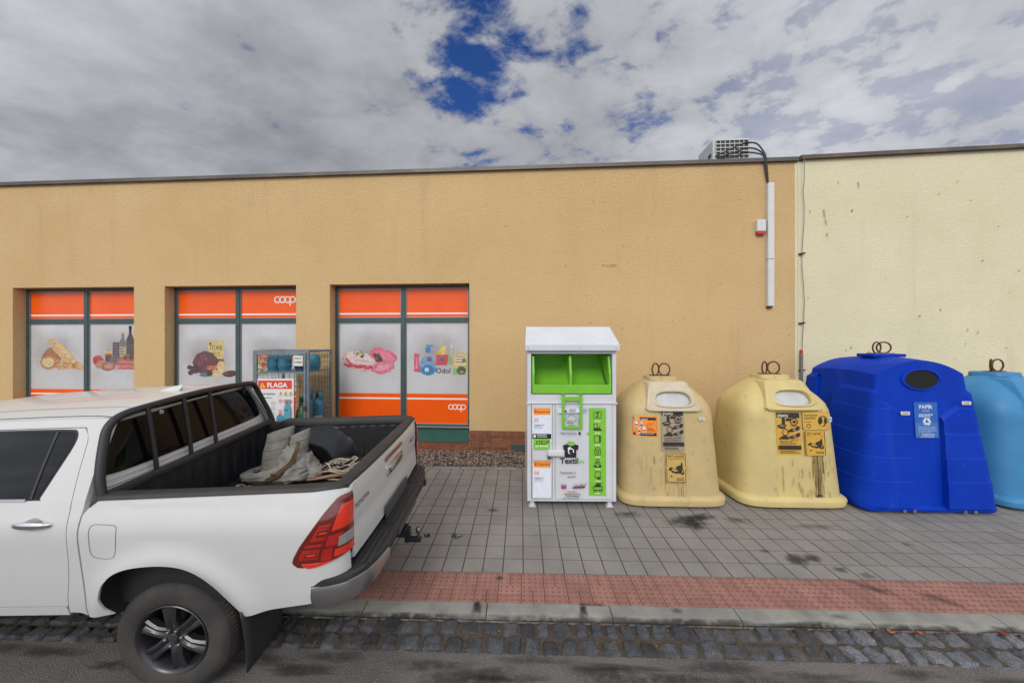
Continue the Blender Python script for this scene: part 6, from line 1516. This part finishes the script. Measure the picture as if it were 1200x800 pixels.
# ---- wheels
def wheel(cx, far, z0=.367):
    w = .255; y0 = .052
    t = bpy.data.objects.new('wheel', None); COL.objects.link(t); t.parent = tk; t.location = (cx, TW_-.055 if far else .055, z0); t.scale = (.94, .94, .94)
    if far: t.rotation_euler = (0, 0, pi)
    mb = MB(); n = 96
    prof = [(.235,y0+.012),(.245,y0+.004),(.262,y0-.004),(.300,y0-.010),(.330,y0-.008),(.348,y0+.002),(.362,y0+.014),(.374,y0+.030)]
    prof += [(.381,y0+.045),(.385,y0+.08),(.386,y0+w/2),(.385,y0+w-.08),(.381,y0+w-.045),(.362,y0+w-.014),(.33,y0+w),(.235,y0+w-.01)]
    mb.lathe(prof, (0,0,0), 'y', n, cap=False); mb.f = [tuple(reversed(f)) for f in mb.f]
    ty = mb.build('tyre', M['tyre'], t, smooth=40)
    mb = MB(); nb = 76                                                   # tread blocks: shoulder lugs and two centre rows
    def block(a0, a1, ya, yb, ra, rb, sk=0):
        vs = []
        for (yy, rr_, ss) in ((ya, ra, 0), (yb, rb, sk)):
            for aa in (a0+ss, a1+ss):
                for q in (-.012, .0): vs.append(((rr_+q)*cos(aa), yy, (rr_+q)*sin(aa)))
        mb.add(vs, [(1,3,7,5),(0,1,5,4),(3,2,6,7),(0,2,3,1),(4,5,7,6)])
    for i in range(nb):
        a = 2*pi*i/nb; d = 2*pi/nb
        block(a, a+d*.66, y0+.018, y0+.062, .369, .3925, d*.25); block(a, a+d*.66, y0+w-.062, y0+w-.018, .3925, .369, d*.25)
        block(a+d*.3, a+d*1.05, y0+.070, y0+.118, .3935, .3945, d*.4); block(a, a+d*.75, y0+.136, y0+w-.070, .3945, .3935, -d*.4)
    mb.build('tread', M['tyre'], t)
    mb = MB(); mb.lathe([(.229,y0+w-.03),(.228,y0+.03),(.234,y0+.012),(.237,y0+.004),(.232,y0+.000),(.222,y0+.006),(.216,y0+.018),(.205,y0+.05),(.198,y0+.11),(.195,y0+w-.03)], (0,0,0), 'y', 64, cap=False); mb.f = [tuple(reversed(f)) for f in mb.f]
    rm = mb.build('rim', M['rim'], t, smooth=40)
    mb = MB(); mb.lathe([(.19,y0+.13),(.02,y0+.135)], (0,0,0), 'y', 32); mb.build('brake_disc', M['seal'], t)
    for k in range(6):                                                   # six twin-ribbed spokes
        a = pi/6+k*pi/3 + .14; mb = MB()
        rad = [(.040,.052,.030),(.075,.040,.016),(.12,.036,.010),(.17,.043,.013),(.212,.052,.018)]
        rows = []
        for r, hw_, yo in rad:
            g = []
            for q, dy in ((-1,.045),(-1,.010),(-.72,.0),(-.30,.003),(0,.016),(.30,.003),(.72,.0),(1,.010),(1,.045)):
                p = Vector((r, q*hw_)); g.append((p.x*cos(a)-p.y*sin(a), y0+yo+dy, p.x*sin(a)+p.y*cos(a)))
            rows.append(g)
        mb.rings(rows, closed=False, cap0=False, cap1=False); sp = mb.build('spoke', M['rim'], t, smooth=35)
    mb = MB(); mb.lathe([(.0,y0+.010),(.026,y0+.011),(.034,y0+.016),(.036,y0+.030),(.064,y0+.034),(.07,y0+.05),(.07,y0+.08)], (0,0,0), 'y', 32, cap=False); mb.build('hub', M['rim'], t, smooth=40)
    mb = MB(); mb.add([(.019*cos(2*pi*i/20), y0+.0095, .019*sin(2*pi*i/20)) for i in range(20)]+[(.023*cos(2*pi*i/20), y0+.0095, .023*sin(2*pi*i/20)) for i in range(20)], [(i,(i+1)%20,20+(i+1)%20,20+i) for i in range(20)])
    mb.add([(.017*cos(2*pi*i/16), y0+.0092, .008*sin(2*pi*i/16)+.004) for i in range(16)]+[(.013*cos(2*pi*i/16), y0+.0092, .005*sin(2*pi*i/16)+.004) for i in range(16)], [(i,(i+1)%16,16+(i+1)%16,16+i) for i in range(16)])
    mb.add([(.007*cos(2*pi*i/16), y0+.0090, .014*sin(2*pi*i/16)) for i in range(16)]+[(.004*cos(2*pi*i/16), y0+.0090, .011*sin(2*pi*i/16)) for i in range(16)], [(i,(i+1)%16,16+(i+1)%16,16+i) for i in range(16)])
    mb.build('hub_emblem', M['satin'], t)
    for k in range(6):
        mb = MB(); a = k*pi/3+.14; mb.lathe([(.011,y0+.045),(.011,y0+.012),(.007,y0+.006)], (.054*cos(a),0,.054*sin(a)), 'y', 8)
        mb.build('wheel_nut', M['satin'], t, smooth=40)
    return t
wheel(-.02, False); wheel(-.02, True); wheel(-3.085, False); wheel(-3.085, True)
for far in (False, True):
    mb = MB(); y0, y1 = .035, .345
    def fl(u, v): return (.470+.035*(1-v)*0+.03*(1-v)+.012*sin(v*3), (y0+(y1-y0)*u+ (.0 if v > .3 else .0)), .225+(.60-.225)*v)
    mb.grid(lambda u, v: (lambda p: (p[0], TW_-p[1], p[2]) if far else p)(fl(u, v)), 6, 10); mb.build('mud_flap', M['trim'], tk, smooth=60, solid=.008)
# underside
mb = MB(); mb.box((-3.6,.45,.42),(1.02,.58,.58)); mb.box((-3.6,TW_-.58,.42),(1.02,TW_-.45,.58)); mb.box((-2.4,.16,.52),(-.42,TW_-.16,.60)); mb.tube([(-.02,.2,.367),(-.02,TW_-.2,.367)], .05, 10); mb.build('chassis', M['seal'], tk)
# ---- front end (outside the photograph, kept simple)
mb = MB()
def hood(a, b):
    x = -2.42-1.55*a; yn = .10+.16*a**2; z = 1.225-.10*a**2.2+.05*(1-abs(2*b-1)**3)-.10*max(0,(a-.85)/.15)**2; return (x, yn+(TW_-2*yn)*b, z)
mb.grid(hood, 16, 20); mb.build('bonnet', M['paint'], tk, smooth=50)
def scr(a, b):
    p = Vector(roofp(1, b)); q = Vector((-2.62+.10*abs(2*b-1)**2, .13+(TW_-.26)*b, 1.245)); return tuple(p.lerp(q, a))
mb = MB(); mb.grid(scr, 8, 16); mb.build('windscreen', M['glass'], tk, smooth=60)
for far in (False, True):
    def zlf(x):
        a = archz(-(x+3.085)+.045+.0, 0.) if -3.085-.43 < x < -3.085+.397 else None
        return a if a else .59
    side_panel('front_wing', -3.95, -2.39, lambda x: 1.215-.10*max(0,(-2.42-x)/1.55)**2.2, zlf, far, nx=60)
    mb = MB(); mb.box((-3.98,.22,.92),(-3.80,.50,1.07)); o = mb.build('headlight', M['clearlens'], tk, bevel=.03)
    if far: o.location = (0, TW_-.72, 0)
    mb = MB(); ym = -.16; mb.box((-2.20,ym,1.24),(-2.10,ym+.22,1.44)); o = mb.build('wing_mirror', M['chrome'], tk, bevel=.03)
    if far: o.location = (0, TW_+.10, 0)
mb = MB(); rg = []
for z, k in ((.50,.97),(.60,1.),(.80,1.),(.90,.98)): rg.append([(-3.62-.48*k*sin(pi*i/20)**.45, .02+(TW_-.04)*(.5-.5*cos(pi*i/20)), z) for i in range(21)])
mb.rings(rg, closed=False, cap0=False, cap1=False); mb.build('front_bumper', M['paint'], tk, smooth=40, solid=.02)
mb = MB(); mb.box((-3.99,.5,.78),(-3.93,TW_-.5,1.10)); mb.build('grille', M['trim'], tk, bevel=.02)
mb = MB(); mb.box((-2.6,.16,.62),(-.5,TW_-.16,1.15)); mb.build('cabin_floor', M['seal'], tk)

# ------------------------------------------------------------------ load in the bed (world places from the truck frame)
bpy.context.view_layer.update()
TM = Matrix.Translation(tk.location) @ tk.rotation_euler.to_matrix().to_4x4()
def inbed(x, y, z): return tuple(TM @ Vector((x, y, z)))
FZT = FZ+.014
bt = thing('canvas_waders', 'pair of grey rubberised canvas waders with folded tops slumped in the truck bed', 'waders', inbed(-.045, 1.20, FZT), math.radians(1), rx=math.radians(2.5))
def blob(rings_, name, m, parent, jit=.0, sc=4., solid=0):
    mb = MB(); rg = []; dense = []
    for r0, r1 in zip(rings_, rings_[1:]):
        for q in range(4): dense.append(tuple(x+(y-x)*q/4 for x, y in zip(r0, r1)))
    dense.append(rings_[-1])
    for (cx, cy, cz_, rx_, ry_, tx_, ty_) in dense:
        g = []
        for i in range(64):
            a = 2*pi*i/64; p = Vector((cx+rx_*cos(a), cy+ry_*sin(a), cz_+rx_*cos(a)*tx_+ry_*sin(a)*ty_))
            q = noise.noise((p.x*sc*2.2, p.y*sc*2.2, p.z*sc*.9+7)); q2 = noise.noise((p.x*sc*5, p.y*sc*5, p.z*sc*3))
            d = Vector((cos(a), sin(a), 0)); g.append(p+d*(q*jit+abs(q2)*jit*.9))
        rg.append(g)
    mb.rings(rg, cap0=True, cap1=False); return mb.build(name, m, parent, smooth=60, solid=solid)
def shaft(x, y, lean, ht, tilt, wx, name='boot_leg'):
    rr = []
    for i in range(15):
        t = i/14; z = .06+ht*t; w = wx*(1.06-.10*t); rr.append((x+lean*t+.004*sin(t*9), y+.02*t, z, w, w*.62, tilt*t, 0))
    o = blob(rr, name, M['canvas'], bt, .0045, 5, .004)
    sm_ = MB(); i0 = [5, 8, 11]
    for i in i0:
        q = rr[i]; sm_.tube([(q[0]+(q[3]+.003)*cos(a_), q[1]+(q[4]+.003)*sin(a_), q[2]+q[3]*cos(a_)*q[5]) for a_ in [2*pi*k/30 for k in range(30)]], .0022, 5, closed=True)
    sm_.build('seam', M['canvas_in'], o)
    top = rr[-1]; mb = MB(); n = 24
    mb.add([(top[0]+(top[3]-.006)*cos(2*pi*i/n), top[1]+(top[4]-.006)*sin(2*pi*i/n), top[2]-.05+top[3]*cos(2*pi*i/n)*top[5]) for i in range(n)], [tuple(range(n))]); mb.build('lining', M['canvas_in'], o)
    return o
shaft(-.09, .02, .05, .385, .30, .125); shaft(.115, -.01, .05, .375, .42, .090)
blob([(-.10,-.02,.03,.225,.14,0,0),(-.10,-.02,.05,.245,.155,.02,0),(-.10,-.02,.08,.250,.155,.06,0),(-.09,-.02,.11,.225,.14,.16,0),(-.08,-.02,.125,.19,.12,.22,0),(-.08,-.02,.12,.175,.11,.22,0),(-.08,-.02,.09,.165,.10,.2,0)], 'folded_cuff', M['canvas'], bt, .030, 6)
blob([(.15,-.03,.03,.20,.13,0,0),(.16,-.03,.055,.235,.145,.02,0),(.175,-.03,.11,.205,.135,-.08,0),(.175,-.02,.17,.160,.11,-.3,0),(.165,-.02,.23,.115,.085,-.5,0),(.16,0,.29,.07,.06,-.6,0)], 'slumped_cloth', M['canvas'], bt, .045, 6.5)
for x, r in ((-.12,.11),(.06,.12)):
    mb = MB(); mb.rings([[(x+r*cos(2*pi*i/20), -.10+.085*sin(2*pi*i/20), z) for i in range(20)] for z in (0,.02,.04)]); mb.build('sole', M['sole'], bt, bevel=.008)
mb = MB(); sp = curve([(-.02,-.185,.06),(.05,-.19,.10),(.11,-.165,.15),(.17,-.145,.20),(.205,-.13,.28),(.215,-.10,.34),(.20,-.07,.37)], 5)
mb.add([p for q in sp for p in ((q.x-.016,q.y-.01,q.z+.012),(q.x+.016,q.y-.01,q.z-.012))], [(2*i,2*i+1,2*i+3,2*i+2) for i in range(len(sp)-1)]); mb.build('strap', M['strap'], bt, solid=.005)
mb = MB(); mb.box((.02,-.20,.085),(.065,-.185,.125)); mb.build('buckle', M['badge'], bt, bevel=.004)
rp = thing('rope_coil', 'tangled coil of pale and black rope behind the tailgate in the truck bed', 'rope', inbed(.50, 1.27, FZT), math.radians(1), rx=math.radians(2.5))
rn = random.Random(3)
for nm, m_, k, r in (('pale_rope', M['rope'], 15, .0055), ('dark_rope', M['ropedark'], 8, .008)):
    for i in range(k):
        cx_, cy_ = rn.gauss(0,.035), rn.gauss(0,.03); a_, b_ = rn.uniform(.11,.20), rn.uniform(.07,.13); ph = rn.random()*6; z = .02+.10*rn.random(); ti = rn.uniform(-.25,.45)
        pts = [(cx_+a_*cos(t)*(1+.12*sin(3*t+ph)), cy_+b_*sin(t)*(1+.12*cos(2*t+ph)), max(.008, z+ti*a_*cos(t)+.015*sin(4*t+ph))) for t in [2*pi*j/40 for j in range(40)]]
        mb = MB() if i == 0 else mb; mb.tube(pts, r, 6, closed=True)
    mb.build(nm, m_, rp, smooth=60)
mb = MB(); a, b = Vector(inbed(.02, 1.045, FZT+.022)), Vector(inbed(.63, 1.16, FZT+.055))
mb.tube([a.lerp(b, i/10)+Vector((0,0,.004*sin(i))) for i in range(11)], [.010+.008*i/10 for i in range(11)], 10); tag(mb.build('wooden_stick', M['wood'], smooth=60), 'bare wooden stick lying across the truck bed beside the rope', 'stick')
mb = MB(); pts = [inbed(-.36+.28*i/30, 1.0+.02*sin(i*.4), FZT+.006) for i in range(31)]
mb.tube(pts, .006, 6); mb.tube([(p[0], p[1]+.04, p[2]) for p in pts[:24]], .006, 6); tag(mb.build('ratchet_strap', M['rope'], smooth=60), 'thin pale cord lying along the front of the truck bed', 'cord')
